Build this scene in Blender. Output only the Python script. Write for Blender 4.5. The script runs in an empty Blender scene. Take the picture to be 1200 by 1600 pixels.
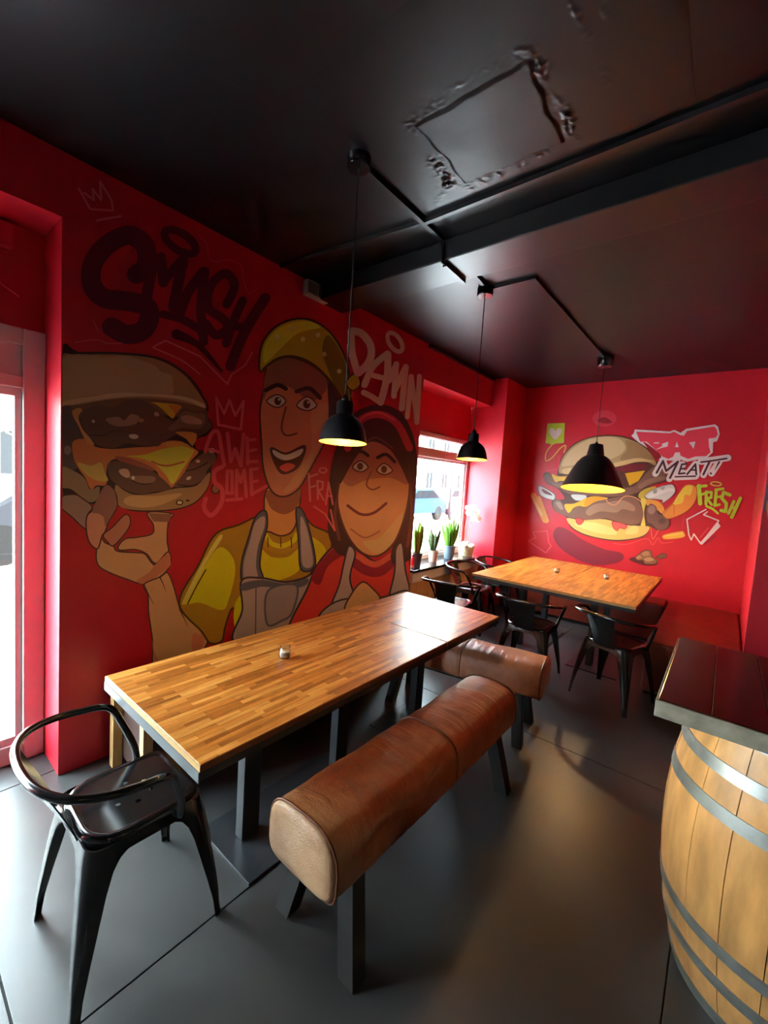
import bpy, bmesh, math, random
from mathutils import Vector, Matrix, noise
from mathutils.geometry import tessellate_polygon

R = math.radians
S = bpy.context.scene
COL = S.collection

# ------------------------------------------------------------------ camera
CAM_H, FPX = 1.6, 662.2
YAW, PITCH, ROLL = R(38.914), R(4.373), R(3.764)
_f = Vector((-math.sin(YAW) * math.cos(PITCH), math.cos(YAW) * math.cos(PITCH), -math.sin(PITCH)))
_r0 = Vector((math.cos(YAW), math.sin(YAW), 0))
_u0 = _r0.cross(_f)
_r = math.cos(ROLL) * _r0 + math.sin(ROLL) * _u0
_u = -math.sin(ROLL) * _r0 + math.cos(ROLL) * _u0
EYE = Vector((0, 0, CAM_H))
cd = bpy.data.cameras.new('camera')
cam = bpy.data.objects.new('camera', cd)
COL.objects.link(cam)
cam.matrix_world = Matrix(((_r.x, _u.x, -_f.x, 0), (_r.y, _u.y, -_f.y, 0), (_r.z, _u.z, -_f.z, CAM_H), (0, 0, 0, 1)))
cd.sensor_fit = 'VERTICAL'
cd.sensor_height = 36
cd.lens = FPX / 1600 * 36
cd.clip_start = .05
cd.clip_end = 300
S.camera = cam

# ------------------------------------------------------------------ sky, exposure
W = bpy.data.worlds.new('overcast_sky')
S.world = W
W.use_nodes = True
bg = W.node_tree.nodes['Background']
bg.inputs[0].default_value = (.74, .90, 1.0, 1)
bg.inputs[1].default_value = 22.0
sun_d = bpy.data.lights.new('sun', 'SUN')
sun_d.energy, sun_d.angle, sun_d.color = 40, R(3), (1.0, .97, .92)
sun = bpy.data.objects.new('sun', sun_d)
COL.objects.link(sun)
sun.rotation_euler = Vector((-1, .25, -.85)).to_track_quat('-Z', 'Y').to_euler()   # from behind the building onto the street
S.view_settings.view_transform = 'Standard'
S.view_settings.look = 'None'
S.view_settings.gamma = 1
S.view_settings.use_curve_mapping = False
S.view_settings.exposure = 1.05
S.cycles.max_bounces = 8
S.cycles.diffuse_bounces = 5
S.cycles.glossy_bounces = 4
S.cycles.transmission_bounces = 6
S.cycles.caustics_reflective = False
S.cycles.caustics_refractive = False
S.cycles.sample_clamp_indirect = 6
S.cycles.use_denoising = True

def point_light(name, loc, power, color, size=.03, parent=None):
    d = bpy.data.lights.new(name, 'POINT')
    d.energy, d.color, d.shadow_soft_size = power, color, size
    o = bpy.data.objects.new(name, d)
    o.location = loc
    COL.objects.link(o)
    if parent: o.parent = parent
    return o

LAMP_SMALL, LAMP_BIG, LAMP_BAR = 3.4, 13, 1.6
WARM = (1.0, .66, .34)

# ------------------------------------------------------------------ helpers
def lin(c):
    c /= 255
    return c / 12.92 if c <= .04045 else ((c + .055) / 1.055) ** 2.4
def rgb(r, g, b): return (lin(r), lin(g), lin(b), 1)

def new_mat(name):
    m = bpy.data.materials.new(name)
    m.use_nodes = True
    return m, m.node_tree, m.node_tree.nodes['Principled BSDF']

def mat(name, col, rough=.5, metal=0, var=0, scale=8, bump=0, bscale=60, coat=0, stretch=(1, 1, 1), spec=.5, coords='Object'):
    """colour with noise variation and fine relief"""
    m, nt, b = new_mat(name)
    N, L = nt.nodes, nt.links
    b.inputs['Base Color'].default_value = col
    b.inputs['Roughness'].default_value = rough
    b.inputs['Metallic'].default_value = metal
    b.inputs['Coat Weight'].default_value = coat
    b.inputs['Coat Roughness'].default_value = .12
    b.inputs['Specular IOR Level'].default_value = spec
    if var or bump:
        tc = N.new('ShaderNodeTexCoord'); mp = N.new('ShaderNodeMapping')
        L.new(tc.outputs[coords], mp.inputs[0]); mp.inputs['Scale'].default_value = stretch
    if var:
        n = N.new('ShaderNodeTexNoise'); n.inputs['Scale'].default_value = scale; n.inputs['Detail'].default_value = 6
        L.new(mp.outputs[0], n.inputs['Vector'])
        mx = N.new('ShaderNodeMix'); mx.data_type = 'RGBA'
        mx.inputs['A'].default_value = tuple(max(0, c * (1 - var)) for c in col[:3]) + (1,)
        mx.inputs['B'].default_value = tuple(min(1, c * (1 + var)) for c in col[:3]) + (1,)
        rp = N.new('ShaderNodeValToRGB'); rp.color_ramp.elements[0].position = .3; rp.color_ramp.elements[1].position = .7
        L.new(n.outputs['Fac'], rp.inputs[0]); L.new(rp.outputs[0], mx.inputs['Factor'])
        L.new(mx.outputs['Result'], b.inputs['Base Color'])
    if bump:
        n2 = N.new('ShaderNodeTexNoise'); n2.inputs['Scale'].default_value = bscale; n2.inputs['Detail'].default_value = 5
        L.new(mp.outputs[0], n2.inputs['Vector'])
        bp = N.new('ShaderNodeBump'); bp.inputs['Strength'].default_value = bump; bp.inputs['Distance'].default_value = .01
        L.new(n2.outputs['Fac'], bp.inputs['Height']); L.new(bp.outputs[0], b.inputs['Normal'])
    return m

def translucent(m, amount):
    """thin leaf or petal that lets light through"""
    nt = m.node_tree; b = nt.nodes['Principled BSDF']
    t = nt.nodes.new('ShaderNodeBsdfTranslucent'); x = nt.nodes.new('ShaderNodeMixShader'); x.inputs[0].default_value = amount
    src = b.inputs['Base Color'].links
    if src: nt.links.new(src[0].from_socket, t.inputs[0])
    else: t.inputs[0].default_value = b.inputs['Base Color'].default_value
    nt.links.new(b.outputs[0], x.inputs[1]); nt.links.new(t.outputs[0], x.inputs[2]); nt.links.new(x.outputs[0], nt.nodes['Material Output'].inputs[0])
    return m

def emit(name, col, strength):
    m, nt, b = new_mat(name)
    b.inputs['Base Color'].default_value = col
    b.inputs['Emission Color'].default_value = col
    b.inputs['Emission Strength'].default_value = strength
    return m

def butcher(name, along):
    """butcher-block worktop of short glued staves; along = 0 staves run on x, 1 on y"""
    m, nt, b = new_mat(name)
    N, L = nt.nodes, nt.links
    tc = N.new('ShaderNodeTexCoord'); mp = N.new('ShaderNodeMapping')
    L.new(tc.outputs['Object'], mp.inputs[0])
    if along: mp.inputs['Rotation'].default_value = (0, 0, R(90))
    br = N.new('ShaderNodeTexBrick')
    br.inputs['Scale'].default_value = 1
    br.inputs['Brick Width'].default_value = .21; br.inputs['Row Height'].default_value = .0215
    br.inputs['Mortar Size'].default_value = .0006; br.inputs['Mortar Smooth'].default_value = .3
    br.offset = .37; br.offset_frequency = 2; br.squash = .72; br.squash_frequency = 3
    br.inputs['Color1'].default_value = (.0, .0, .0, 1); br.inputs['Color2'].default_value = (1, 1, 1, 1)
    br.inputs['Mortar'].default_value = (.25, .25, .25, 1)
    L.new(mp.outputs[0], br.inputs['Vector'])
    rp = N.new('ShaderNodeValToRGB')
    e = rp.color_ramp.elements
    e[0].position = 0; e[0].color = rgb(158, 92, 32)
    e[1].position = 1; e[1].color = rgb(230, 164, 82)
    x = e.new(.5); x.color = rgb(206, 130, 52)
    L.new(br.outputs['Color'], rp.inputs[0])
    st = N.new('ShaderNodeMapping'); st.inputs['Scale'].default_value = (6, 90, 30)
    L.new(mp.outputs[0], st.inputs[0])
    n = N.new('ShaderNodeTexNoise'); n.inputs['Scale'].default_value = 1; n.inputs['Detail'].default_value = 6
    L.new(st.outputs[0], n.inputs['Vector'])
    mx = N.new('ShaderNodeMix'); mx.data_type = 'RGBA'; mx.blend_type = 'MULTIPLY'; mx.inputs['Factor'].default_value = .75
    r2 = N.new('ShaderNodeValToRGB'); r2.color_ramp.elements[0].position = .32; r2.color_ramp.elements[1].position = .62
    r2.color_ramp.elements[0].color = (.52, .42, .34, 1); r2.color_ramp.elements[1].color = (1, 1, 1, 1)
    L.new(n.outputs['Fac'], r2.inputs[0])
    L.new(rp.outputs[0], mx.inputs['A']); L.new(r2.outputs[0], mx.inputs['B'])
    L.new(mx.outputs['Result'], b.inputs['Base Color'])
    b.inputs['Roughness'].default_value = .33
    bp = N.new('ShaderNodeBump'); bp.inputs['Strength'].default_value = .12; bp.inputs['Distance'].default_value = .004
    L.new(n.outputs['Fac'], bp.inputs['Height']); L.new(bp.outputs[0], b.inputs['Normal'])
    return m

def leather(name, base, worn, dark, wear=None):
    m, nt, b = new_mat(name)
    N, L = nt.nodes, nt.links
    tc = N.new('ShaderNodeTexCoord')
    n = N.new('ShaderNodeTexNoise'); n.inputs['Scale'].default_value = 5; n.inputs['Detail'].default_value = 9; n.inputs['Roughness'].default_value = .65
    L.new(tc.outputs['Object'], n.inputs['Vector'])
    rp = N.new('ShaderNodeValToRGB'); e = rp.color_ramp.elements
    e[0].position = .28; e[0].color = dark
    e[1].position = .75; e[1].color = worn
    x = e.new(.5); x.color = base
    L.new(n.outputs['Fac'], rp.inputs[0]); L.new(rp.outputs[0], b.inputs['Base Color'])
    if wear:   # scuffed paler towards one end and along one long edge
        sx = N.new('ShaderNodeSeparateXYZ'); L.new(tc.outputs['Object'], sx.inputs[0])
        a1 = N.new('ShaderNodeMapRange'); a1.inputs['From Min'].default_value = wear[0]; a1.inputs['From Max'].default_value = wear[1]; L.new(sx.outputs['Y'], a1.inputs['Value'])
        a2 = N.new('ShaderNodeMath'); a2.operation = 'MULTIPLY_ADD'; a2.inputs[1].default_value = 1.4; a2.inputs[2].default_value = -.92; L.new(n.outputs['Fac'], a2.inputs[0])
        a3 = N.new('ShaderNodeMath'); a3.operation = 'ADD'; a3.use_clamp = True; L.new(a1.outputs[0], a3.inputs[0]); L.new(a2.outputs[0], a3.inputs[1])
        mx = N.new('ShaderNodeMix'); mx.data_type = 'RGBA'; L.new(a3.outputs[0], mx.inputs['Factor']); L.new(rp.outputs[0], mx.inputs['A']); mx.inputs['B'].default_value = rgb(186, 150, 108)
        L.new(mx.outputs['Result'], b.inputs['Base Color'])
    b.inputs['Roughness'].default_value = .30
    b.inputs['Specular IOR Level'].default_value = .6
    v = N.new('ShaderNodeTexVoronoi'); v.inputs['Scale'].default_value = 220
    L.new(tc.outputs['Object'], v.inputs['Vector'])
    w = N.new('ShaderNodeTexNoise'); w.inputs['Scale'].default_value = 4.5; w.inputs['Detail'].default_value = 5; w.inputs['Distortion'].default_value = .8
    mp = N.new('ShaderNodeMapping'); mp.inputs['Scale'].default_value = (1, 4.2, 1)
    L.new(tc.outputs['Object'], mp.inputs[0]); L.new(mp.outputs[0], w.inputs['Vector'])
    ad = N.new('ShaderNodeMath'); ad.operation = 'MULTIPLY_ADD'; ad.inputs[1].default_value = .12
    L.new(v.outputs['Distance'], ad.inputs[0]); L.new(w.outputs['Fac'], ad.inputs[2])
    bp = N.new('ShaderNodeBump'); bp.inputs['Strength'].default_value = .5; bp.inputs['Distance'].default_value = .018
    L.new(ad.outputs[0], bp.inputs['Height']); L.new(bp.outputs[0], b.inputs['Normal'])
    return m

# object making
def tag(o, label=None, cat=None, group=None, kind=None):
    if label: o['label'] = label
    if cat: o['category'] = cat
    if group: o['group'] = group
    if kind: o['kind'] = kind
    return o
def empty(name, loc=(0, 0, 0), rz=0, label=None, cat=None, group=None, kind=None):
    o = bpy.data.objects.new(name, None)
    o.empty_display_size = .1
    o.location = loc; o.rotation_euler = (0, 0, rz)
    COL.objects.link(o)
    return tag(o, label, cat, group, kind)
def copy_tree(o, parent=None):
    c = o.copy(); COL.objects.link(c)
    if parent: c.parent = parent
    for ch in list(o.children): copy_tree(ch, c)
    return c

class MB:
    """collects shapes, then links them as one mesh object"""
    def __init__(s): s.v, s.f, s.sm, s.mi = [], [], [], []
    def add(s, vs, fs, smooth=False, mi=0, M=None):
        b = len(s.v)
        s.v += [tuple(M @ Vector(v)) if M else tuple(v) for v in vs]
        for f in fs:
            s.f.append([i + b for i in f]); s.sm.append(smooth); s.mi.append(mi)
        return s
    def box(s, a, b, bev=0, mi=0, M=None):
        x0, y0, z0 = (min(a[i], b[i]) for i in range(3)); x1, y1, z1 = (max(a[i], b[i]) for i in range(3))
        if bev <= 0:
            vs = [(x, y, z) for z in (z0, z1) for y in (y0, y1) for x in (x0, x1)]
            fs = [(0, 2, 3, 1), (4, 5, 7, 6), (0, 1, 5, 4), (2, 6, 7, 3), (0, 4, 6, 2), (1, 3, 7, 5)]
            return s.add(vs, fs, False, mi, M)
        bm = bmesh.new()
        bmesh.ops.create_cube(bm, size=1)
        for v in bm.verts: v.co = ((x0 + x1) / 2 + v.co.x * (x1 - x0), (y0 + y1) / 2 + v.co.y * (y1 - y0), (z0 + z1) / 2 + v.co.z * (z1 - z0))
        bmesh.ops.bevel(bm, geom=bm.edges[:], offset=bev, segments=2, affect='EDGES', profile=.5)
        bm.verts.index_update()
        s.add([v.co[:] for v in bm.verts], [[v.index for v in f.verts] for f in bm.faces], False, mi, M)
        bm.free()
        return s
    def bar(s, p, q, w, h, up=(0, 0, 1), mi=0, w2=None, h2=None):
        p, q = Vector(p), Vector(q); d = (q - p).normalized(); u = Vector(up)
        x = d.cross(u)
        if x.length < 1e-5: x = d.cross(Vector((1, 0, 0)))
        x.normalize(); y = x.cross(d)
        w2 = w if w2 is None else w2; h2 = h if h2 is None else h2
        vs = []
        for c, ww, hh in ((p, w, h), (q, w2, h2)):
            for a, b in ((-1, -1), (1, -1), (1, 1), (-1, 1)): vs.append(c + x * a * ww / 2 + y * b * hh / 2)
        return s.add(vs, [(3, 2, 1, 0), (4, 5, 6, 7), (0, 1, 5, 4), (1, 2, 6, 5), (2, 3, 7, 6), (3, 0, 4, 7)], False, mi)
    def tube(s, pts, r, n=10, mi=0, closed=False, caps=True):
        pts = [Vector(p) for p in pts]; m = len(pts)
        rr = r if isinstance(r, (list, tuple)) else [r] * m
        vs, fs = [], []
        t0 = (pts[1] - pts[0]).normalized()
        ref = Vector((0, 0, 1)) if abs(t0.z) < .9 else Vector((1, 0, 0))
        x = t0.cross(ref).normalized()
        for i, p in enumerate(pts):
            if closed: t = pts[(i + 1) % m] - pts[i - 1]
            else: t = pts[min(i + 1, m - 1)] - pts[max(i - 1, 0)]
            t.normalize()
            x = (x - t * x.dot(t)).normalized(); y = t.cross(x)
            for k in range(n):
                a = 2 * math.pi * k / n
                vs.append(p + (x * math.cos(a) + y * math.sin(a)) * rr[i])
        for i in range(m if closed else m - 1):
            j = (i + 1) % m
            for k in range(n):
                fs.append((i * n + k, i * n + (k + 1) % n, j * n + (k + 1) % n, j * n + k))
        if caps and not closed:
            fs.append(tuple(range(n - 1, -1, -1))); fs.append(tuple((m - 1) * n + k for k in range(n)))
        return s.add(vs, fs, True, mi)
    def lathe(s, prof, n=32, c=(0, 0, 0), mi=0, smooth=True, M=None, cap=True):
        vs, fs = [], []
        for r, z in prof:
            for k in range(n):
                a = 2 * math.pi * k / n
                vs.append((c[0] + r * math.cos(a), c[1] + r * math.sin(a), c[2] + z))
        for i in range(len(prof) - 1):
            for k in range(n):
                fs.append((i * n + k, i * n + (k + 1) % n, (i + 1) * n + (k + 1) % n, (i + 1) * n + k))
        if cap and prof[0][0] > 1e-5: fs.append(tuple(range(n - 1, -1, -1)))
        if cap and prof[-1][0] > 1e-5: fs.append(tuple((len(prof) - 1) * n + k for k in range(n)))
        return s.add(vs, fs, smooth, mi, M)
    def loft(s, rings, smooth=True, mi=0, caps=True, closed=True):
        n = len(rings[0]); vs = [v for r in rings for v in r]; fs = []
        for i in range(len(rings) - 1):
            for k in range(n if closed else n - 1):
                fs.append((i * n + k, i * n + (k + 1) % n, (i + 1) * n + (k + 1) % n, (i + 1) * n + k))
        if caps and closed:
            fs.append(tuple(range(n - 1, -1, -1))); fs.append(tuple((len(rings) - 1) * n + k for k in range(n)))
        return s.add(vs, fs, smooth, mi)
    def prism(s, poly, axis, a, b, mi=0):
        """2D polygon extruded along an axis (0,1,2); poly gives the other two coordinates in order"""
        def P(u, v, w): return (w, u, v) if axis == 0 else (u, w, v) if axis == 1 else (u, v, w)
        n = len(poly)
        vs = [P(u, v, a) for u, v in poly] + [P(u, v, b) for u, v in poly]
        tris = tessellate_polygon([[Vector((u, v, 0)) for u, v in poly]])
        fs = [tuple(t) for t in tris] + [tuple(i + n for i in t[::-1]) for t in tris]
        fs += [(i, (i + 1) % n, (i + 1) % n + n, i + n) for i in range(n)]
        return s.add(vs, fs, False, mi)
    def build(s, name, mats, parent=None, loc=None, rz=None, auto=None, recalc=True, mods=None):
        me = bpy.data.meshes.new(name)
        me.from_pydata([tuple(v) for v in s.v], [], s.f)
        me.polygons.foreach_set('use_smooth', s.sm)
        me.polygons.foreach_set('material_index', s.mi)
        if not isinstance(mats, (list, tuple)): mats = [mats]
        for m in mats: me.materials.append(m)
        if recalc:
            bm = bmesh.new(); bm.from_mesh(me)
            bmesh.ops.recalc_face_normals(bm, faces=bm.faces[:])
            bm.to_mesh(me); bm.free()
        me.update()
        if auto: me.set_sharp_from_angle(angle=R(auto))
        o = bpy.data.objects.new(name, me)
        COL.objects.link(o)
        if parent: o.parent = parent
        if loc: o.location = loc
        if rz: o.rotation_euler = (0, 0, rz)
        return o

def smooth_path(pts, n=6, closed=False):
    """Catmull-Rom through points"""
    P = [Vector(p) for p in pts]; m = len(P); out = []
    for i in range(m if closed else m - 1):
        p0 = P[i - 1] if (closed or i > 0) else P[0]
        p1, p2 = P[i], P[(i + 1) % m]
        p3 = P[(i + 2) % m] if (closed or i + 2 < m) else P[-1]
        for k in range(n):
            t = k / n
            out.append(.5 * ((2 * p1) + (p2 - p0) * t + (2 * p0 - 5 * p1 + 4 * p2 - p3) * t * t + (3 * p1 - p0 - 3 * p2 + p3) * t ** 3))
    if not closed: out.append(P[-1])
    return out

# ------------------------------------------------------------------ materials
RED = mat('red_wall_paint', (.62, .014, .032, 1), .40, var=.07, scale=3, bump=.10, bscale=45)
BLACKCEIL = mat('black_ceiling_paint', (.006, .006, .007, 1), .36, var=.25, scale=4, bump=.10, bscale=9, spec=.5)
BLACKTRIM = mat('black_trim_paint', (.012, .012, .013, 1), .35)
FLOORM = mat('grey_floor_board', (.050, .050, .050, 1), .36, var=.16, scale=2.2, bump=.04, bscale=30)
JOINT = mat('floor_joint', (.015, .015, .015, 1), .8)
FRAMEW = mat('white_window_frame', (.72, .66, .66, 1), .35, var=.03)
SILLM = mat('black_granite_sill', (.018, .018, .02, 1), .12, var=.4, scale=60)
BLACKMETAL = mat('gloss_black_enamel', (.008, .008, .009, 1), .16, spec=.6, coat=.4)
DARKSTEEL = mat('dark_grey_steel', (.020, .022, .025, 1), .34, var=.1, scale=20)
EDGESTEEL = mat('grey_painted_edge', (.10, .115, .13, 1), .4)
BLOCKY = butcher('butcher_block_long', 1)
BLOCKX = butcher('butcher_block_short', 1)
EDGEWOOD = mat('pale_end_grain', rgb(190, 152, 98), .45, var=.15, scale=40)
EDGEWOODD = mat('brown_edge_wood', rgb(120, 66, 30), .45, var=.2, scale=40)
LEATHER = leather('brown_leather', rgb(156, 72, 30), rgb(180, 104, 56), rgb(104, 46, 22), (-.42, -.74))
LEATHERTAN = leather('worn_lit_tan_leather', rgb(196, 154, 116), rgb(214, 182, 148), rgb(164, 114, 78))  # end panel: tan from wear, with the window light also put into the colour
LEATHERPALE = leather('pale_brown_leather', rgb(176, 116, 82), rgb(194, 142, 110), rgb(140, 84, 56))
PIPING = mat('leather_piping', rgb(110, 60, 36), .5)
BLACKWOOD = mat('black_stained_wood', (.016, .015, .014, 1), .4, var=.2, scale=20, stretch=(1, 1, .2))
BENCHLEATHER = leather('oxblood_bench_leather', rgb(122, 42, 24), rgb(140, 56, 34), rgb(96, 30, 18))
BENCHWOOD = mat('dark_brown_bench_board', rgb(66, 42, 34), .5, var=.2, scale=12)
PINE = mat('pale_pine', rgb(205, 168, 112), .5, var=.16, scale=16, stretch=(4, 4, .5), bump=.06)
PANELWOOD = mat('tan_panel_board', rgb(196, 148, 104), .5, var=.14, scale=14, stretch=(4, 4, .6))
STAVE = mat('oak_barrel_stave', rgb(198, 146, 86), .42, var=.28, scale=9, stretch=(2.2, 2.2, .5), bump=.12, bscale=30)
GALV = mat('galvanised_hoop', (.30, .32, .31, 1), .42, metal=.65, var=.25, scale=14, bump=.05)
MAHOG = mat('dark_mahogany_plank', rgb(52, 24, 18), .22, var=.3, scale=10, stretch=(5, .6, 3), coat=.15)
GREYEDGE = mat('weathered_grey_edge', rgb(134, 130, 116), .6, var=.3, scale=22, bump=.2, bscale=40)
SHADEBLK = mat('black_lamp_shade', (.016, .016, .018, 1), .30)
GOLDIN = mat('gold_shade_inside', rgb(240, 190, 60), .45)
CORDM = mat('black_cord', (.012, .012, .012, 1), .6)
BULB = emit('lit_bulb', (1.0, .78, .40, 1), 14)
GLASSM, _nt, _b = new_mat('clear_glass')
_t = _nt.nodes.new('ShaderNodeBsdfTransparent'); _g = _nt.nodes.new('ShaderNodeBsdfGlossy'); _m = _nt.nodes.new('ShaderNodeMixShader'); _l = _nt.nodes.new('ShaderNodeLayerWeight')
_l.inputs[0].default_value = .35; _t.inputs[0].default_value = (.93, .95, .94, 1); _g.inputs['Roughness'].default_value = .04
_nt.links.new(_l.outputs['Facing'], _m.inputs[0]); _nt.links.new(_t.outputs[0], _m.inputs[1]); _nt.links.new(_g.outputs[0], _m.inputs[2])
_nt.links.new(_m.outputs[0], _nt.nodes['Material Output'].inputs[0])
PANE, _nt, _b = new_mat('window_pane')
# thin pane: mostly clear with a weak mirror
_t = _nt.nodes.new('ShaderNodeBsdfTransparent'); _g = _nt.nodes.new('ShaderNodeBsdfGlossy'); _m = _nt.nodes.new('ShaderNodeMixShader')
_m.inputs[0].default_value = .05
_t.inputs[0].default_value = (.97, .985, .98, 1); _g.inputs['Roughness'].default_value = .02
_nt.links.new(_t.outputs[0], _m.inputs[1]); _nt.links.new(_g.outputs[0], _m.inputs[2])
_nt.links.new(_m.outputs[0], _nt.nodes['Material Output'].inputs[0])

# ------------------------------------------------------------------ room shell
XW, HC = -2.488, 2.985          # mural wall plane, ceiling height
XG = -2.76                      # window plane
YB = 5.83                       # back wall
XR, YR = .205, 4.40             # right wall plane and its corner
Y0, Y1, Y2 = .60, 3.575, 5.15   # mural wall from Y0 to Y1, window niche to Y2
XMAX, YMIN = 3.4, -3.2

floor = empty('floor', kind='structure')
fb = MB().box((-3.1, YMIN, -.06), (XMAX, 6.1, -.006)).build('screed', JOINT, floor)
xs = [-3.10, -2.548, -1.283, -.003, 1.277, 2.557, XMAX]
ysl = [YMIN, -2.26, .24, 2.74, 5.24, 6.1]
g = .0028
for i in range(len(xs) - 1):
    for j in range(len(ysl) - 1):
        MB().box((xs[i] + g, ysl[j] + g, -.006), (xs[i + 1] - g, ysl[j + 1] - g, 0), .0015).build('floor_board', FLOORM, floor)

ceiling = MB().box((-3.1, YMIN, HC), (XMAX, 6.1, HC + .12)).build('ceiling', BLACKCEIL)
tag(ceiling, kind='structure')
beam = MB().box((-2.9, 2.125, 2.872), (XMAX, 2.40, HC), .006).build('trim_1', BLACKTRIM)
tag(beam, kind='structure')
lip = MB().box((XW, 3.62, 2.946), (XW + .035, 5.12, HC), .004).build('trim_2', BLACKTRIM)
tag(lip, kind='structure')

wl = MB()
wl.box((XG - .02, Y0, 0), (XW, Y1, HC))                       # mural wall
wl.box((XG - .02, Y1, 2.63), (XW, Y2, HC))                    # lintel over window 2
wl.box((XG - .10, Y1, 2.16), (XG - .02, Y2, 2.63))            # recessed panel over window 2
wl.box((XG - .10, Y1, 0), (XW - .035, Y2, .64))               # breast wall under the sill
wl.prism([(XG - .10, Y2 + .005), (-2.311, Y2 + .035), (-2.311, YB), (XG - .10, YB)], 2, 0, HC)   # pier
wl.box((XG - .02, -1.7, 2.70), (XW, Y0, HC))                  # lintel over window 1
wl.box((XG - .10, -1.7, 2.22), (XG - .02, Y0, 2.70))
wl.box((XG - .10, YMIN, 0), (XW, -1.7, HC))
wall_left = wl.build('wall_left', RED)
tag(wall_left, kind='structure')
wb_ = MB().box((-3.0, YB, 0), (XR + .2, YB + .15, HC)).build('wall_back', RED); tag(wb_, kind='structure')
wr = MB().box((XR, YR, 0), (XMAX, YB + .15, HC), .006).build('wall_right', RED); tag(wr, kind='structure')
wf = MB().box((-3.0, YMIN - .12, 0), (XMAX, YMIN, HC)).build('wall_front', mat('grey_front_paint', (.14, .13, .125, 1), .6)); tag(wf, kind='structure')  # unseen wall, kept dark grey to hold down its bounce and reflections
ws = MB().box((XMAX, YMIN, 0), (XMAX + .12, YB, HC)).build('wall_side', mat('grey_side_paint', (.09, .085, .08, 1), .6)); tag(ws, kind='structure')  # unseen wall, greyed down so the glossy ceiling mirrors less of it

# ceiling patch and scars: ragged replastered square
SCARS = [((-1.11, 1.37), (-.86, 1.335), .020, .006), ((-.86, 1.335), (-.62, 1.35), .018, .005), ((-.625, 1.34), (-.60, 1.80), .022, .016),
         ((-1.115, 1.38), (-1.13, 1.60), .018, .009), ((-1.12, 1.55), (-1.14, 1.74), .036, .008), ((-1.14, 1.72), (-1.27, 1.80), .022, .008), ((-1.08, 1.80), (-.90, 1.815), .030, .007),
         ((-.90, 1.815), (-.68, 1.78), .020, .008), ((-.50, 1.18), (-.47, 1.42), .010, .006), ((-.47, 1.42), (-.435, 1.83), .012, .007), ((-.36, 1.08), (-.42, 1.40), .006, .004), ((-.95, 1.98), (-.80, 1.96), .02, .004)]
def plaster_h(x, y):
    p = Vector((x * 22, y * 22, 3.1)); h = .0010 * noise.noise(Vector((x * 6, y * 6, 0)))
    wob = .006 * noise.noise(Vector((x * 14, y * 14, 7)))
    for (a, b, w, am) in SCARS:
        d = Vector(b) - Vector(a); t = max(0, min(1, (Vector((x, y)) - Vector(a)).dot(d) / d.length_squared))
        dist = (Vector((x, y)) - Vector(a) - d * t).length + wob
        g_ = math.exp(-(dist / w) ** 2)
        if g_ > .01: h += .75 * am * g_ * max(0, .35 + 1.6 * noise.noise(p * .45 + Vector((am * 900, 0, 0)))) * (noise.noise(p * 2.2) * 1.1 + noise.noise(p * 6) * .5 + .2)
    ex, ey = .022 * noise.noise(Vector((y * 9, 1, 2))), .022 * noise.noise(Vector((x * 9, 5, 2)))
    ins = min(x + 1.085 + ex, -.645 - x + ex, y - 1.385 + ey, 1.785 - y + ey)
    if ins > 0: h += .0065 * min(1, ins / .006) - .0020 * min(1, ins / .12)
    return h
NX, NY, x0, x1, y0, y1 = 190, 170, -1.36, -.22, 1.02, 1.88
pv, pf = [], []
for j in range(NY + 1):
    for i in range(NX + 1):
        x = x0 + (x1 - x0) * i / NX; y = y0 + (y1 - y0) * j / NY
        e_ = min(1, min(i, NX - i) / 8, min(j, NY - j) / 8)
        pv.append((x, y, HC - .0012 * e_ - max(0, plaster_h(x, y)) * e_ + (.0008 if e_ == 0 else 0)))
for j in range(NY):
    for i in range(NX): pf.append((j * (NX + 1) + i, (j + 1) * (NX + 1) + i, (j + 1) * (NX + 1) + i + 1, j * (NX + 1) + i + 1))
MB().add(pv, pf, True).build('plaster_patch', BLACKCEIL, ceiling, recalc=False)

# ------------------------------------------------------------------ windows
def window(name, ya, yb, za, zb, transom, sash=.055, fx=XG):
    w = empty(name, (0, 0, 0), kind='structure')
    f = MB()
    d = .07
    f.box((fx - d, ya, za), (fx + .01, ya + sash, zb), .004); f.box((fx - d, yb - sash, za), (fx + .01, yb, zb), .004)
    f.box((fx - d, ya + sash, za), (fx + .01, yb - sash, za + sash), .004); f.box((fx - d, ya + sash, zb - sash), (fx + .01, yb - sash, zb), .004)
    f.build('window_frame', FRAMEW, w)
    t = MB().box((fx - d + .002, ya + sash, transom), (fx + .018, yb - sash, transom + .10), .004)
    t.build('transom', FRAMEW, w)
    b1 = MB()
    k = .03
    for (z0, z1, k) in ((za + sash, transom, .03), (transom + .10, zb - sash, .010)):
        b1.box((fx - .05, ya + sash, z0 + k), (fx - .005, ya + sash + k, z1 - k), .002); b1.box((fx - .05, yb - sash - k, z0 + k), (fx - .005, yb - sash, z1 - k), .002)
        b1.box((fx - .05, ya + sash, z0), (fx - .005, yb - sash, z0 + k), .002); b1.box((fx - .05, ya + sash, z1 - k), (fx - .005, yb - sash, z1), .002)
        MB().box((fx - .030, ya + sash + k, z0 + k), (fx - .024, yb - sash - k, z1 - k)).build('pane', PANE, w)
    b1.build('sash', FRAMEW, w)
    return w
w2 = window('window_2', Y1, Y2, .685, 2.18, 1.895)
sill = MB().box((XG - .01, Y1, .655), (XW + .055, Y2 - .005, .685), .004).build('sill', SILLM, w2)
w1 = empty('window_1', kind='structure')
f = MB()
ya, yb, fx = -1.7, .60, XG
for a, b in ((ya, ya + .09), (yb - .09, yb)): f.box((fx - .07, a, 0), (fx + .014, b, 2.22), .006)
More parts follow.
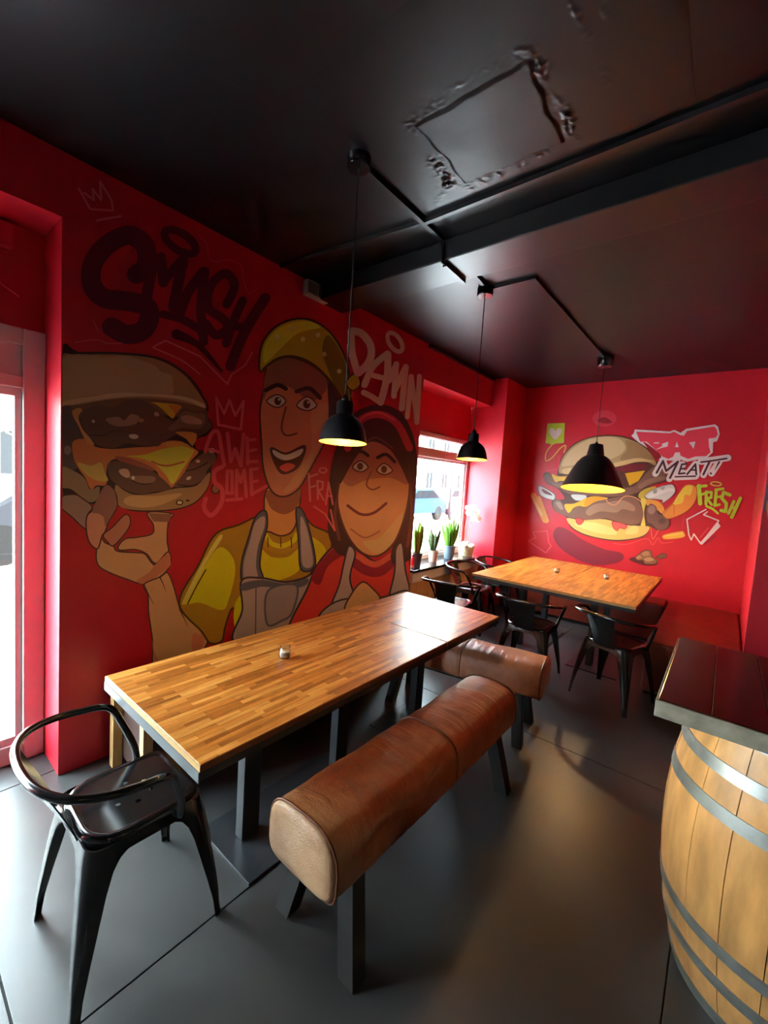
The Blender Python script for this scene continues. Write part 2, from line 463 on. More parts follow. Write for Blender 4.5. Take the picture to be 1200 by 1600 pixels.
for a, b in ((ya + .09, -.98), (-.88, -.22), (-.12, yb - .09)):
    for z0, z1 in ((0, .10), (1.93, 1.99), (2.14, 2.22)): f.box((fx - .068, a, z0), (fx + .010, b, z1), .005)
for ym in (-.17, -.93): f.box((fx - .07, ym - .05, .0), (fx + .014, ym + .05, 2.22), .005)
f.build('window_frame', FRAMEW, w1)
for (a, b) in ((ya + .09, -.98), (-.88, -.22), (-.12, yb - .09)):
    MB().box((fx - .05, a, 1.99), (fx - .01, b, 2.14), .003).build('upper_panel', FRAMEW, w1)
    s_ = MB()
    for q in ((a, a + .03), (b - .03, b)): s_.box((fx - .05, q[0], .14), (fx - .004, q[1], 1.89), .003)
    s_.box((fx - .05, a, .10), (fx - .004, b, .14), .003); s_.box((fx - .05, a, 1.89), (fx - .004, b, 1.93), .003)
    s_.build('sash', FRAMEW, w1)
    MB().box((fx - .034, a + .03, .14), (fx - .028, b - .03, 1.89)).build('pane', PANE, w1)
# old conduit and box painted over in the niche above window 1
pc = MB(); pc.tube(smooth_path([(XG - .01, .28, 2.62), (XG, .30, 2.52), (XG, .38, 2.44), (XG, .50, 2.37)], 5), .009, 8)
pc.box((XG - .02, .33, 2.57), (XG + .035, .47, 2.68), .004)
tag(pc.build('painted_cable', RED), 'red-painted cable and box in the niche above the left window', 'cable')

# tan board panel below the sill, white rail over it
cov = empty('radiator_cover', (0, 0, 0), label='tan wooden radiator cover with a white top rail below the window sill', cat='radiator cover')
MB().box((XW - .034, Y1 + .01, .545), (XW + .030, Y2 - .01, .655), .006).build('top_rail', FRAMEW, cov)
yy = Y1 + .012
while yy < Y2 - .03:
    ye = min(yy + .118, Y2 - .012)
    MB().box((XW - .034, yy, .0), (XW + .012, ye - .004, .545), .003).build('board', PANELWOOD, cov)
    yy = ye

# ------------------------------------------------------------------ mural painting
def ray(px, py): return _f + _r * ((px - 600) / FPX) - _u * ((py - 800) / FPX)
def on_x(px, py, X):
    d = ray(px, py); t = X / d.x
    return Vector((X, d.y * t, CAM_H + d.z * t))
def on_y(px, py, Y):
    d = ray(px, py); t = Y / d.y
    return Vector((d.x * t, Y, CAM_H + d.z * t))

PAINTS = {}
def paint_mat(c, wall):
    k = (c, wall)
    if k not in PAINTS:
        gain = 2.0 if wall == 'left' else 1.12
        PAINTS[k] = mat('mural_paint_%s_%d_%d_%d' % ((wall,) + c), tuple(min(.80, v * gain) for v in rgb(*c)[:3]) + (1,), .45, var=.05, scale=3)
    return PAINTS[k]

class Mural:
    """flat paint on a wall: each shape lies a hair above the one before"""
    lift = 0
    def __init__(s, wall, frame, clip=None):
        s.wall = wall; s.fx, s.fy, s.k = frame; s.mb = MB(); s.mats = []; s.clip = clip
    def frame(s, fx, fy, k): s.fx, s.fy, s.k = fx, fy, k; return s
    def to_px(s, p): return Vector((s.fx + p[0] / s.k, s.fy + p[1] / s.k))
    def place(s, q):
        x, y = q
        if s.clip: x = max(x, s.clip)
        d = .0006 + Mural.lift
        if s.wall == 'left':
            v = on_x(x, y, XW + d)
            v.y = min(max(v.y, Y0 + .004), Y1 - .002); v.z = min(max(v.z, .02), HC - .004)
            return v
        if s.wall == 'right':
            v = on_y(x, y, YR - d); v.x = max(v.x, XR + .008); return v
        v = on_y(x, y, YB - d); v.x = min(v.x, XR - .004); return v
    def mi(s, c):
        m = paint_mat(c, s.wall)
        if m not in s.mats: s.mats.append(m)
        return s.mats.index(m)
    def poly(s, pts, c, sm=True, n=4):
        q = [s.to_px(p) for p in pts]
        if sm: q = [v.to_2d() for v in smooth_path([v.to_3d() for v in q], n, True)]
        Mural.lift += .00002
        vs = [s.place(v) for v in q]
        tris = tessellate_polygon([[Vector((v.x, v.y, 0)) for v in q]])
        s.mb.add(vs, tris, False, s.mi(c)); return s
    def line(s, pts, w, c, sm=True, taper=False, closed=False):
        if not sm and not closed and len(pts) > 2:
            for a, b in zip(pts, pts[1:]): s.line([a, b], w, c, False)
            return s
        q = [s.to_px(p).to_3d() for p in pts]; w = w / s.k / 2
        if sm and len(q) > 2: q = smooth_path(q, 6, closed)
        Mural.lift += .00002
        n = len(q); vs, fs = [], []
        for i, p in enumerate(q):
            t = (q[(i + 1) % n] - q[i - 1]) if closed else (q[min(i + 1, n - 1)] - q[max(i - 1, 0)])
            if t.length < 1e-6: t = Vector((1, 0, 0))
            t.normalize(); nn = Vector((-t.y, t.x, 0))
            ww = w * (1 - .75 * i / (n - 1)) if taper else w
            vs += [s.place((p + nn * ww).to_2d()), s.place((p - nn * ww).to_2d())]
        for i in range(n if closed else n - 1):
            j = (i + 1) % n
            fs.append((2 * i, 2 * j, 2 * j + 1, 2 * i + 1))
        s.mb.add(vs, fs, False, s.mi(c))
        if not closed:
            for e, ww in ((q[0], w), (q[-1], w * (.25 if taper else 1))):
                Mural.lift += .000004
                ring = [e + Vector((math.cos(a), math.sin(a), 0)) * ww for a in [i * math.pi / 6 for i in range(12)]]
                s.mb.add([s.place(v.to_2d()) for v in ring], [tuple(range(12))], False, s.mi(c))
        return s
    def ell(s, cx, cy, rx, ry, rot, c, w=None, n=24):
        a = R(rot)
        pts = [(cx + rx * math.cos(t) * math.cos(a) - ry * math.sin(t) * math.sin(a), cy + rx * math.cos(t) * math.sin(a) + ry * math.sin(t) * math.cos(a)) for t in [i * 2 * math.pi / n for i in range(n)]]
        return s.line(pts, w, c, False, closed=True) if w else s.poly(pts, c, False)
    def outlined(s, pts, c, oc=(40, 24, 26), w=10, sm=True):
        s.poly(pts, c, sm); return s.line(pts, w, oc, sm, closed=True)
    def build(s, name, parent): return s.mb.build(name, s.mats, parent, recalc=False)

FA = (100, 270, 3.529); FB = (90, 530, 4.615); FC = (90, 740, 4.615); FD = (300, 580, 4.615); FE = (520, 490, 7.5); FF = (300, 470, 3.0); FG = (80, 520, 3.0)
FH = (840, 650, 5.714); FI = (980, 640, 6.0); FJ = (780, 560, 2.857)
# --- mural wall: giant burger held in a hand
M1 = Mural('left', FB, clip=97.5)
BUN, BUNL, BUND, PAT, PATH, OUT = (132, 100, 70), (160, 130, 102), (94, 66, 50), (82, 56, 48), (140, 106, 92), (44, 26, 26)
M1.poly([(20, 100), (150, 92), (400, 92), (650, 112), (800, 158), (925, 240), (1010, 335), (1070, 440), (1090, 490), (1085, 560), (1120, 620), (1080, 690), (1000, 725), (1010, 800), (1120, 780), (1150, 850), (1110, 930), (1105, 1010), (1068, 1105), (985, 1188), (860, 1230), (700, 1243), (540, 1240), (430, 1205), (200, 1180), (20, 1080)], OUT)
M1.poly([(20, 132), (150, 115), (400, 108), (650, 130), (790, 175), (910, 255), (985, 340), (1045, 430), (1072, 480), (1060, 500), (980, 475), (800, 445), (600, 430), (400, 445), (200, 470), (20, 505)], BUN)
M1.poly([(20, 140), (300, 112), (480, 116), (600, 152), (700, 190), (750, 238), (820, 262), (832, 340), (815, 400), (600, 392), (400, 398), (250, 405), (150, 432), (20, 455)], (150, 122, 96))
M1.poly([(20, 452), (250, 412), (450, 386), (700, 396), (900, 412), (1030, 455), (1066, 485), (1040, 492), (950, 452), (800, 422), (600, 412), (400, 425), (200, 455), (20, 490)], (176, 148, 120))
M1.poly([(20, 490), (170, 470), (400, 432), (600, 425), (800, 440), (960, 470), (1062, 500), (1070, 540), (1000, 540), (860, 560), (600, 520), (300, 520), (170, 560), (20, 600)], BUND)
M1.poly([(20, 520), (110, 500), (180, 640), (200, 800), (140, 930), (20, 930)], (76, 62, 62))
M1.poly([(110, 740), (200, 720), (270, 775), (400, 792), (560, 780), (700, 772), (790, 735), (900, 740), (1000, 800), (1012, 822), (960, 880), (900, 980), (815, 1075), (740, 1000), (700, 940), (560, 870), (430, 860), (370, 890), (350, 960), (350, 1050), (280, 1055), (240, 1085), (200, 1000), (150, 930), (115, 850)], (198, 104, 58))
M1.poly([(145, 890), (240, 912), (310, 890), (340, 960), (362, 1022), (280, 1018), (190, 962)], (206, 150, 76))
M1.poly([(500, 842), (630, 832), (760, 790), (900, 770), (985, 800), (900, 940), (830, 1045), (780, 980), (700, 900), (600, 860)], (236, 172, 52))
M1.line([(680, 880), (730, 904), (800, 912), (910, 885)], 13, (150, 84, 40))
M1.poly([(900, 745), (1000, 800), (985, 802), (900, 772), (800, 782), (790, 745)], (214, 122, 50))
M1.poly([(175, 520), (280, 480), (400, 490), (480, 445), (590, 440), (680, 480), (790, 570), (860, 580), (900, 500), (1000, 520), (1075, 512), (1088, 580), (1112, 620), (1072, 672), (1000, 712), (985, 690), (900, 665), (830, 702), (760, 742), (720, 772), (600, 767), (500, 752), (420, 782), (330, 777), (260, 742), (200, 662), (170, 590)], PAT)
M1.poly([(860, 585), (905, 520), (1000, 535), (1060, 540), (1060, 610), (1010, 650), (900, 640), (830, 660), (800, 640)], (104, 74, 60))
M1.poly([(350, 572), (440, 560), (480, 586), (530, 540), (590, 560), (572, 605), (500, 626), (420, 626), (370, 605)], PATH)
M1.poly([(890, 560), (950, 550), (1030, 580), (1035, 612), (960, 612), (905, 596)], PATH)
M1.line([(230, 690), (330, 692), (400, 662), (500, 668), (560, 690)], 8, OUT, taper=True)
M1.poly([(515, 690), (560, 685), (585, 705), (555, 720), (525, 712)], (200, 178, 168)); M1.ell(258, 592, 12, 12, 0, (190, 160, 150)); M1.ell(714, 540, 20, 16, 20, (150, 122, 120)); M1.ell(604, 586, 18, 14, 0, PATH)
M1.poly([(105, 520), (150, 495), (178, 512), (150, 560), (175, 640), (232, 710), (265, 765), (205, 735), (150, 622), (120, 572)], (190, 120, 72))
M1.poly([(665, 455), (760, 460), (890, 480), (852, 540), (827, 572), (760, 510), (710, 470)], (226, 150, 46)); M1.poly([(800, 475), (890, 482), (852, 540), (836, 520)], (190, 106, 44))
M1.poly([(850, 670), (1000, 680), (972, 772), (930, 722)], (220, 116, 56)); M1.line([(880, 705), (930, 735), (965, 775)], 12, OUT)
M1.poly([(425, 842), (560, 870), (700, 935), (650, 950), (540, 905), (440, 875)], (130, 70, 52))
M1.poly([(370, 890), (450, 880), (560, 912), (680, 950), (760, 1010), (820, 1076), (760, 1092), (690, 1102), (600, 1117), (500, 1092), (420, 1042), (380, 1002), (360, 930)], PAT)
M1.poly([(445, 942), (500, 936), (525, 982), (600, 985), (700, 992), (690, 1032), (600, 1036), (520, 1006), (460, 976)], (118, 88, 78)); M1.poly([(445, 942), (500, 936), (522, 975), (500, 1000), (455, 975)], (166, 136, 126))
M1.ell(545, 1000, 12, 14, 0, (200, 180, 172)); M1.line([(540, 1020), (600, 1045), (680, 1040)], 7, OUT)
M1.poly([(835, 1062), (900, 982), (960, 892), (1050, 822), (1110, 792), (1140, 842), (1130, 892), (1080, 942), (1060, 1002), (1000, 1042), (900, 1062)], (96, 66, 58))
M1.line([(930, 950), (1000, 932), (1080, 890)], 9, OUT); M1.line([(870, 1050), (980, 1055), (1055, 1015)], 8, OUT)
M1.ell(1012, 880, 16, 12, 0, (170, 150, 146)); M1.ell(946, 1002, 20, 12, -30, (180, 158, 152)); M1.ell(1112, 802, 22, 18, 0, (150, 122, 110))
M1.poly([(420, 1050), (480, 1092), (560, 1122), (700, 1112), (850, 1076), (1000, 1057), (1092, 962), (1096, 1022), (1060, 1102), (980, 1180), (860, 1220), (700, 1234), (540, 1230), (440, 1200), (415, 1120)], (136, 108, 76))
M1.poly([(480, 1182), (520, 1130), (700, 1132), (900, 1112), (760, 1190), (600, 1215)], (162, 136, 96))
M1.poly([(20, 920), (140, 962), (200, 1012), (235, 1086), (300, 1062), (290, 1150), (220, 1172), (100, 1082), (20, 1060)], (124, 106, 84))
M1.ell(880, 1178, 27, 20, 0, OUT); M1.ell(880, 1178, 18, 12, 0, (190, 166, 130)); M1.ell(938, 1163, 14, 7, 0, OUT); M1.ell(72, 800, 26, 34, 0, (118, 100, 98))
M1.ell(1140, 1080, 34, 38, 0, OUT); M1.ell(1140, 1080, 25, 30, 0, (122, 84, 62))
M1.build('painted_burger', wall_left)

# --- mural wall: hand and forearm
M2 = Mural('left', FC, clip=97.5)
SK, SKD, SKL, SKO = (200, 134, 98), (160, 104, 80), (214, 150, 112), (66, 36, 34)
M2.outlined([(20, 170), (120, 150), (180, 180), (250, 240), (215, 300), (205, 400), (100, 310), (20, 240)], (132, 110, 102), SKO, 10)
M2.outlined([(650, 280), (830, 290), (800, 345), (790, 480), (800, 580), (740, 640), (690, 640), (640, 578), (560, 548), (450, 552), (440, 520), (490, 470), (570, 460), (680, 435), (690, 370)], SK, SKO, 10)
M2.poly([(652, 284), (826, 292), (800, 350), (690, 345)], (118, 82, 66), False)
M2.outlined([(280, 560), (300, 455), (345, 500), (400, 520), (432, 560), (560, 570), (630, 580), (700, 655), (795, 565), (818, 625), (800, 682), (740, 742), (630, 797), (500, 762), (350, 702), (288, 650)], SK, SKO, 10)
M2.poly([(705, 655), (798, 575), (815, 630), (798, 680), (640, 790), (570, 772), (660, 712)], SKD)
M2.line([(432, 560), (560, 570), (630, 580), (695, 660)], 9, SKO)
M2.outlined([(250, 265), (290, 190), (330, 100), (370, 84), (412, 130), (430, 200), (420, 262), (372, 340), (342, 420), (320, 450), (290, 540), (240, 512), (214, 450), (205, 362), (215, 300)], (176, 122, 104), SKO, 11)
M2.poly([(250, 268), (330, 102), (370, 88), (414, 140), (420, 242), (370, 338), (345, 380), (330, 312), (290, 287)], (124, 86, 80))
M2.outlined([(330, 442), (400, 382), (480, 300), (518, 308), (522, 370), (480, 440), (402, 520), (360, 492)], (156, 104, 88), SKO, 10)
M2.outlined([(622, 800), (740, 745), (792, 715), (832, 800), (872, 940), (892, 1000), (930, 1000), (1030, 1010), (1095, 1080), (1085, 1200), (1040, 1300), (980, 1380), (860, 1420), (700, 1420), (684, 1200), (656, 1000), (652, 880)], SKL if 0 else SK, SKO, 10)
M2.poly([(980, 1150), (1030, 1160), (1010, 1090), (930, 1010), (1030, 1012), (1093, 1082), (1062, 1190), (1040, 1250), (985, 1290), (965, 1230)], (170, 108, 82))
M2.poly([(684, 1200), (700, 1290), (740, 1370), (720, 1410), (700, 1410)], SKD); M2.line([(740, 750), (762, 800), (780, 850)], 9, SKO, taper=True); M2.line([(625, 805), (660, 880), (695, 945)], 9, SKO, taper=True); M2.line([(895, 1010), (920, 1060), (940, 1105)], 8, SKO, taper=True)
M2.build('painted_hand', wall_left)

# --- mural wall: two cheerful cooks in aprons (plain figures)
M3 = Mural('left', FG)
YL, YS, YO = (222, 186, 16), (142, 112, 24), (60, 44, 16)
AP, APS, APO = (142, 132, 138), (74, 78, 96), (40, 34, 48)
M3.outlined([(600, 1268), (690, 1090), (770, 945), (880, 900), (1000, 850), (1160, 850), (1230, 905), (1310, 950), (1300, 1060), (1220, 1130), (1130, 1300), (1000, 1500), (860, 1500), (880, 1360), (850, 1290), (815, 1380), (800, 1445), (745, 1455), (705, 1400)], YS, YO, 9)
M3.poly([(630, 1258), (720, 1092), (790, 1005), (850, 1050), (862, 1130), (832, 1250), (800, 1300), (700, 1266), (640, 1272)], YL)
M3.poly([(615, 1262), (690, 1110), (780, 960), (800, 965), (720, 1090), (640, 1250)], (236, 208, 90)); M3.line([(725, 1110), (680, 1190), (640, 1270)], 6, YO)
M3.poly([(865, 1260), (900, 1230), (895, 1320), (870, 1400), (855, 1340)], YL)
M3.poly([(975, 1010), (1030, 1050), (1110, 1050), (1165, 1010), (1170, 1100), (1100, 1150), (1000, 1155)], YL)
M3.poly([(1205, 960), (1270, 990), (1290, 1050), (1230, 1100)], YL)
M3.line([(985, 915), (1010, 990), (1080, 1020), (1150, 985), (1165, 920)], 34, (150, 120, 26)); M3.line([(1005, 945), (1030, 985), (1080, 1000), (1135, 975), (1150, 945)], 22, YL)
for x in (1015, 1075, 1125): M3.line([(x, 960), (x + 2, 1005)], 5, YO)
# neck
M3.frame(*FF)
M3.outlined([(352, 880), (500, 870), (495, 1010), (470, 1080), (420, 1102), (370, 1085), (345, 1060)], (214, 122, 72), SKO, 8)
M3.poly([(354, 890), (500, 870), (495, 960), (440, 1000), (385, 985), (358, 950)], (124, 76, 58))
# apron over both shoulders, bib and pocket
M3.outlined([(300, 1010), (345, 985), (352, 1060), (330, 1140), (318, 1240), (330, 1310), (240, 1325), (232, 1230), (262, 1120)], APS, APO, 8)
M3.poly([(296, 1040), (338, 1010), (340, 1060), (310, 1150), (300, 1240), (306, 1300), (248, 1312), (242, 1230), (270, 1130)], AP)
M3.outlined([(488, 980), (520, 985), (552, 1080), (578, 1240), (512, 1260), (500, 1130)], APS, APO, 8); M3.poly([(510, 1010), (542, 1080), (568, 1232), (520, 1242), (510, 1130)], AP)
M3.outlined([(232, 1312), (330, 1300), (440, 1318), (545, 1290), (570, 1250), (545, 1360), (500, 1500), (470, 1600), (200, 1600), (236, 1450)], AP, APO, 9)
M3.poly([(236, 1325), (330, 1308), (440, 1326), (540, 1300), (530, 1335), (440, 1352), (330, 1340), (240, 1360)], APS)
M3.outlined([(356, 1360), (490, 1335), (470, 1460), (420, 1500), (352, 1515)], (128, 120, 128), APS, 10); M3.line([(300, 1345), (298, 1560)], 6, APS)
# head one: plain smiling cook with an olive headscarf
M3.outlined([(352, 300), (400, 240), (500, 240), (590, 300), (640, 400), (642, 560), (622, 660), (560, 780), (500, 880), (430, 918), (372, 890), (335, 790), (325, 660), (318, 520), (335, 420)], (166, 108, 84), SKO, 9)
M3.poly([(352, 320), (460, 250), (590, 310), (636, 400), (560, 470), (450, 400), (360, 420), (335, 470)], (118, 74, 62)); M3.poly([(560, 520), (636, 480), (636, 570), (610, 660), (540, 790), (490, 870), (430, 900), (480, 820), (560, 700)], (186, 124, 94))
M3.poly([(640, 380), (700, 420), (690, 600), (645, 640), (640, 500)], (40, 28, 32))
M3.outlined([(350, 470), (400, 440), (440, 470), (400, 500)], (200, 186, 176), SKO, 6); M3.ell(402, 470, 16, 20, 0, (70, 40, 34)); M3.ell(408, 462, 6, 6, 0, (240, 235, 230))
M3.outlined([(490, 490), (540, 450), (585, 490), (540, 515)], (200, 186, 176), SKO, 6); M3.ell(538, 484, 17, 21, 0, (70, 40, 34)); M3.ell(545, 476, 6, 6, 0, (240, 235, 230))
M3.line([(345, 420), (400, 395), (440, 412)], 20, OUT); M3.line([(490, 425), (550, 410), (600, 455)], 20, OUT)
M3.line([(440, 500), (420, 590), (440, 630), (490, 622)], 9, (92, 54, 46))
M3.outlined([(370, 690), (440, 715), (530, 680), (500, 775), (430, 810), (392, 770)], (64, 26, 28), SKO, 8); M3.poly([(380, 698), (440, 722), (518, 692), (505, 725), (440, 748), (390, 728)], (226, 216, 208)); M3.poly([(410, 780), (450, 760), (485, 775), (440, 802)], (196, 70, 66))
M3.outlined([(318, 330), (330, 200), (410, 110), (530, 84), (640, 140), (720, 270), (742, 420), (740, 480), (690, 460), (650, 380), (560, 300), (450, 262), (370, 290)], (150, 136, 28), YO, 10)
M3.poly([(345, 200), (420, 120), (530, 96), (600, 125), (500, 150), (420, 220), (370, 270), (335, 290)], (190, 176, 44)); M3.poly([(640, 160), (712, 275), (732, 420), (730, 465), (690, 440), (640, 330), (610, 230)], (104, 88, 22))
M3.line([(335, 320), (400, 272), (480, 262), (570, 300), (650, 380), (700, 460)], 12, YO)
for p in ((400, 170), (520, 180), (620, 250), (470, 130), (690, 330), (590, 160)): M3.ell(p[0], p[1], 11, 11, 0, (226, 214, 120))
M3.outlined([(720, 380), (770, 340), (790, 390), (752, 420)], (150, 136, 28), YO, 7)
# head two: plain round-faced cook with cropped hair and a maroon headband
RD, RDS = (222, 52, 46), (116, 22, 42)
M3.outlined([(455, 1560), (540, 1350), (598, 1222), (700, 1130), (790, 1180), (880, 1225), (975, 1145), (1015, 1170), (1020, 1400), (900, 1440), (700, 1480)], RD, APO, 9)
M3.poly([(560, 1300), (600, 1225), (700, 1135), (730, 1175), (640, 1240), (600, 1330)], RDS)
M3.line([(720, 1170), (790, 1250), (880, 1270), (965, 1190)], 44, RDS); M3.line([(780, 1200), (860, 1235), (940, 1190)], 26, (240, 80, 66))
HR, HRL = (46, 26, 28), (84, 48, 42)
M3.poly([(640, 960), (650, 800), (690, 640), (760, 530), (870, 485), (975, 520), (1040, 640), (1058, 820), (1050, 1000), (1060, 1160), (990, 1230), (930, 1200), (980, 900), (720, 900), (740, 1100), (760, 1180), (690, 1190), (640, 1100)], HR)
M3.line([(690, 900), (670, 1000), (690, 1120)], 14, HRL); M3.line([(1020, 860), (1030, 1000), (1010, 1150)], 14, HRL)
M3.outlined([(695, 820), (716, 690), (780, 610), (880, 600), (970, 660), (1010, 760), (1020, 880), (1000, 1000), (950, 1130), (870, 1196), (790, 1176), (722, 1085), (682, 950)], (196, 126, 88), SKO, 9)
M3.poly([(700, 820), (718, 695), (780, 615), (880, 605), (968, 662), (1006, 760), (1012, 860), (930, 830), (820, 840), (740, 870)], (144, 94, 78)); M3.poly([(800, 1130), (880, 1110), (990, 990), (950, 1120), (870, 1188)], (214, 146, 104))
M3.poly([(690, 860), (712, 690), (780, 600), (880, 590), (975, 650), (1015, 770), (1018, 860), (985, 790), (930, 700), (850, 660), (800, 690), (745, 770)], HR)
M3.line([(800, 680), (860, 640), (940, 690)], 10, HRL); M3.line([(730, 690), (780, 570), (870, 532), (960, 575), (1020, 690)], 34, (150, 34, 54)); M3.line([(738, 670), (785, 562), (870, 524), (950, 560)], 8, (196, 72, 84))
M3.outlined([(752, 780), (790, 750), (826, 780), (790, 802)], (196, 180, 170), SKO, 6); M3.ell(788, 776, 14, 17, 0, (78, 48, 40)); M3.outlined([(866, 795), (900, 762), (940, 795), (902, 815)], (196, 180, 170), SKO, 6); M3.ell(900, 790, 14, 17, 0, (78, 48, 40))
M3.line([(745, 725), (790, 705), (825, 725)], 15, OUT); M3.line([(870, 735), (910, 720), (950, 755)], 15, OUT); M3.line([(840, 800), (818, 860), (845, 885), (880, 872)], 8, (110, 66, 52))
M3.line([(730, 960), (790, 1000), (850, 995), (910, 950)], 13, (96, 40, 38)); M3.line([(745, 1070), (810, 1110), (880, 1080)], 7, (136, 84, 62))
M3.outlined([(735, 1150), (765, 1185), (740, 1300), (760, 1420), (640, 1480), (690, 1330), (712, 1230)], AP, APO, 8); M3.outlined([(955, 1165), (985, 1140), (1000, 1260), (1022, 1400), (925, 1420), (950, 1270)], AP, APO, 8)
M3.outlined([(600, 1470), (700, 1402), (880, 1392), (1020, 1362), (1020, 1500), (600, 1560)], AP, APO, 8)
M3.outlined([(716, 1450), (750, 1370), (800, 1318), (850, 1352), (880, 1400), (800, 1440)], (206, 140, 98), SKO, 8)
M3.build('painted_cooks', wall_left)

# --- mural wall lettering
M4 = Mural('left', FA)
DK = (74, 12, 32)
M4.line([(400, 560), (452, 515), (448, 405), (365, 345), (255, 385), (165, 490), (152, 610), (220, 690), (350, 708), (452, 735), (472, 800), (430, 872), (345, 890), (262, 850)], 108, DK)
M4.line([(485, 520), (455, 690)], 62, DK); M4.line([(535, 465), (548, 605)], 56, DK); M4.line([(548, 600), (645, 485)], 50, DK); M4.line([(655, 485), (604, 740)], 60, DK)
M4.line([(770, 545), (690, 650), (640, 770)], 56, DK); M4.line([(776, 545), (755, 740), (770, 930)], 52, DK); M4.line([(545, 780), (660, 812), (770, 880)], 44, DK)
M4.line([(898, 725), (940, 620), (890, 555), (810, 620), (795, 740), (870, 800), (905, 850), (840, 895), (780, 830)], 50, DK)
M4.line([(985, 705), (930, 830), (895, 940)], 50, DK); M4.line([(1110, 690), (1000, 870), (918, 1065)], 58, DK); M4.line([(905, 850), (1010, 850)], 44, DK); M4.line([(620, 890), (740, 950), (870, 1095)], 56, DK, taper=True)
M4.ell(640, 380, 100, 46, 34, DK, 44)
PK = (232, 84, 96)
M4.line([(490, 962), (560, 925), (750, 1012), (900, 1165), (925, 1112), (1000, 1060), (1038, 990)], 8, PK, False); M4.line([(495, 966), (650, 1035), (750, 1112)], 7, PK)
M4.line([(740, 340), (790, 400), (800, 470), (840, 490), (900, 480), (975, 512), (992, 600), (1022, 662), (1065, 640)], 6, (214, 52, 66)); M4.line([(60, 935), (180, 920), (240, 940), (320, 940)], 5, (204, 76, 84)); M4.line([(160, 810), (190, 880)], 4, (204, 76, 84))
CR = (206, 84, 88)
M4.line([(80, 85), (145, 200), (270, 208), (262, 150), (198, 48), (205, 150), (158, 90), (165, 150), (110, 110)], 12, CR, False); M4.line([(182, 262), (312, 240)], 14, CR)
M4.frame(*FD)
PR = (236, 62, 76)
w = 27
M4.line([(95, 575), (140, 455), (188, 440), (212, 560), (232, 680)], w, PR); M4.line([(105, 560), (205, 585)], 20, PR)
M4.line([(255, 450), (280, 650), (312, 560), (352, 680), (372, 455)], w, PR, False)
M4.line([(398, 480), (402, 665)], w, PR); M4.line([(398, 500), (455, 492)], 22, PR); M4.line([(400, 578), (462, 566)], 22, PR); M4.line([(402, 655), (470, 650)], 22, PR)
M4.line([(215, 690), (162, 725), (165, 800), (215, 850), (212, 950), (140, 1040), (88, 985), (100, 920)], 32, PR)
M4.line([(255, 720), (250, 880), (290, 880), (288, 722), (255, 720)], 24, PR, False); M4.line([(320, 900), (322, 715), (350, 800), (376, 715), (392, 905)], 24, PR, False)
M4.line([(425, 710), (432, 890)], w, PR); M4.line([(425, 712), (472, 702)], 20, PR); M4.line([(430, 800), (472, 790)], 20, PR); M4.line([(432, 888), (535, 830)], 24, PR); M4.line([(250, 930), (360, 920)], 24, PR)
M4.line([(190, 388), (175, 190), (232, 305), (270, 208), (312, 322), (372, 215), (352, 420), (190, 385)], 18, (232, 72, 84), False)
P2 = (236, 84, 92)
M4.line([(842, 740), (852, 935)], 16, P2); M4.line([(842, 765), (905, 742)], 14, P2); M4.line([(848, 840), (890, 826)], 14, P2)
M4.line([(905, 790), (908, 920)], 15, P2); M4.line([(905, 790), (945, 800), (940, 850), (910, 858), (950, 930)], 14, P2, False); M4.line([(965, 960), (985, 800), (1015, 960)], 14, P2, False); M4.line([(970, 900), (1010, 900)], 12, P2)
M4.ell(945, 715, 26, 18, 0, P2, 12); M4.line([(880, 975), (960, 1030), (1030, 1150), (1000, 1000)], 12, P2, False)
M4.frame(*FE)
WH = (196, 152, 148)
M4.line([(216, 205), (225, 450), (290, 690)], 84, WH); M4.line([(230, 205), (330, 230), (430, 345), (450, 480), (400, 600), (300, 695)], 88, WH); M4.line([(200, 380), (205, 480)], 70, WH)
M4.line([(640, 470), (470, 620), (372, 835)], 76, WH); M4.line([(645, 475), (640, 700), (600, 900), (560, 1040)], 82, WH); M4.line([(470, 725), (610, 760)], 62, WH); M4.line([(362, 925), (460, 975), (560, 1045)], 66, WH)
M4.line([(655, 790), (745, 590), (716, 965)], 66, WH, False); M4.line([(725, 900), (855, 625), (808, 1110)], 72, WH, False)
M4.line([(918, 735), (872, 1210)], 58, WH); M4.line([(920, 735), (985, 1275)], 56, WH); M4.line([(1015, 735), (985, 1275)], 58, WH)
M4.ell(728, 335, 126, 66, 56, WH, 52)
M4.build('painted_lettering', wall_left)

# --- back wall: flying burger, fries and slogans
M5 = Mural('back', FH)
LIME = (172, 206, 52)
M5.poly([(88, 66), (244, 62), (234, 240), (160, 246), (125, 264), (112, 248), (70, 244)], LIME, False); M5.poly([(155, 210), (105, 152), (110, 114), (140, 112), (160, 132), (185, 108), (215, 120), (205, 160)], (236, 232, 226))
M5.line([(130, 255), (78, 325), (74, 398), (130, 372), (200, 290), (250, 264), (236, 325)], 12, (228, 160, 66))
M5.frame(*FJ); M5.ell(470, 268, 54, 37, 0, (206, 58, 74)); M5.poly([(436, 278), (470, 262), (505, 285), (470, 290)], (150, 26, 40)); M5.frame(*FH)
BO = (78, 46, 36)
M5.poly([(50, 520), (100, 505), (150, 560), (180, 500), (190, 430), (240, 335), (320, 252), (430, 198), (560, 172), (700, 172), (830, 202), (930, 252), (1015, 325), (1068, 410), (1140, 500), (1150, 580), (1050, 612), (1000, 640), (1000, 760), (1110, 830), (1180, 940), (1160, 1005), (1080, 1022), (1005, 995), (965, 1065), (860, 1102), (700, 1118), (540, 1096), (395, 1056), (290, 990), (255, 905), (150, 840), (130, 750), (240, 740), (180, 650), (80, 600)], BO)
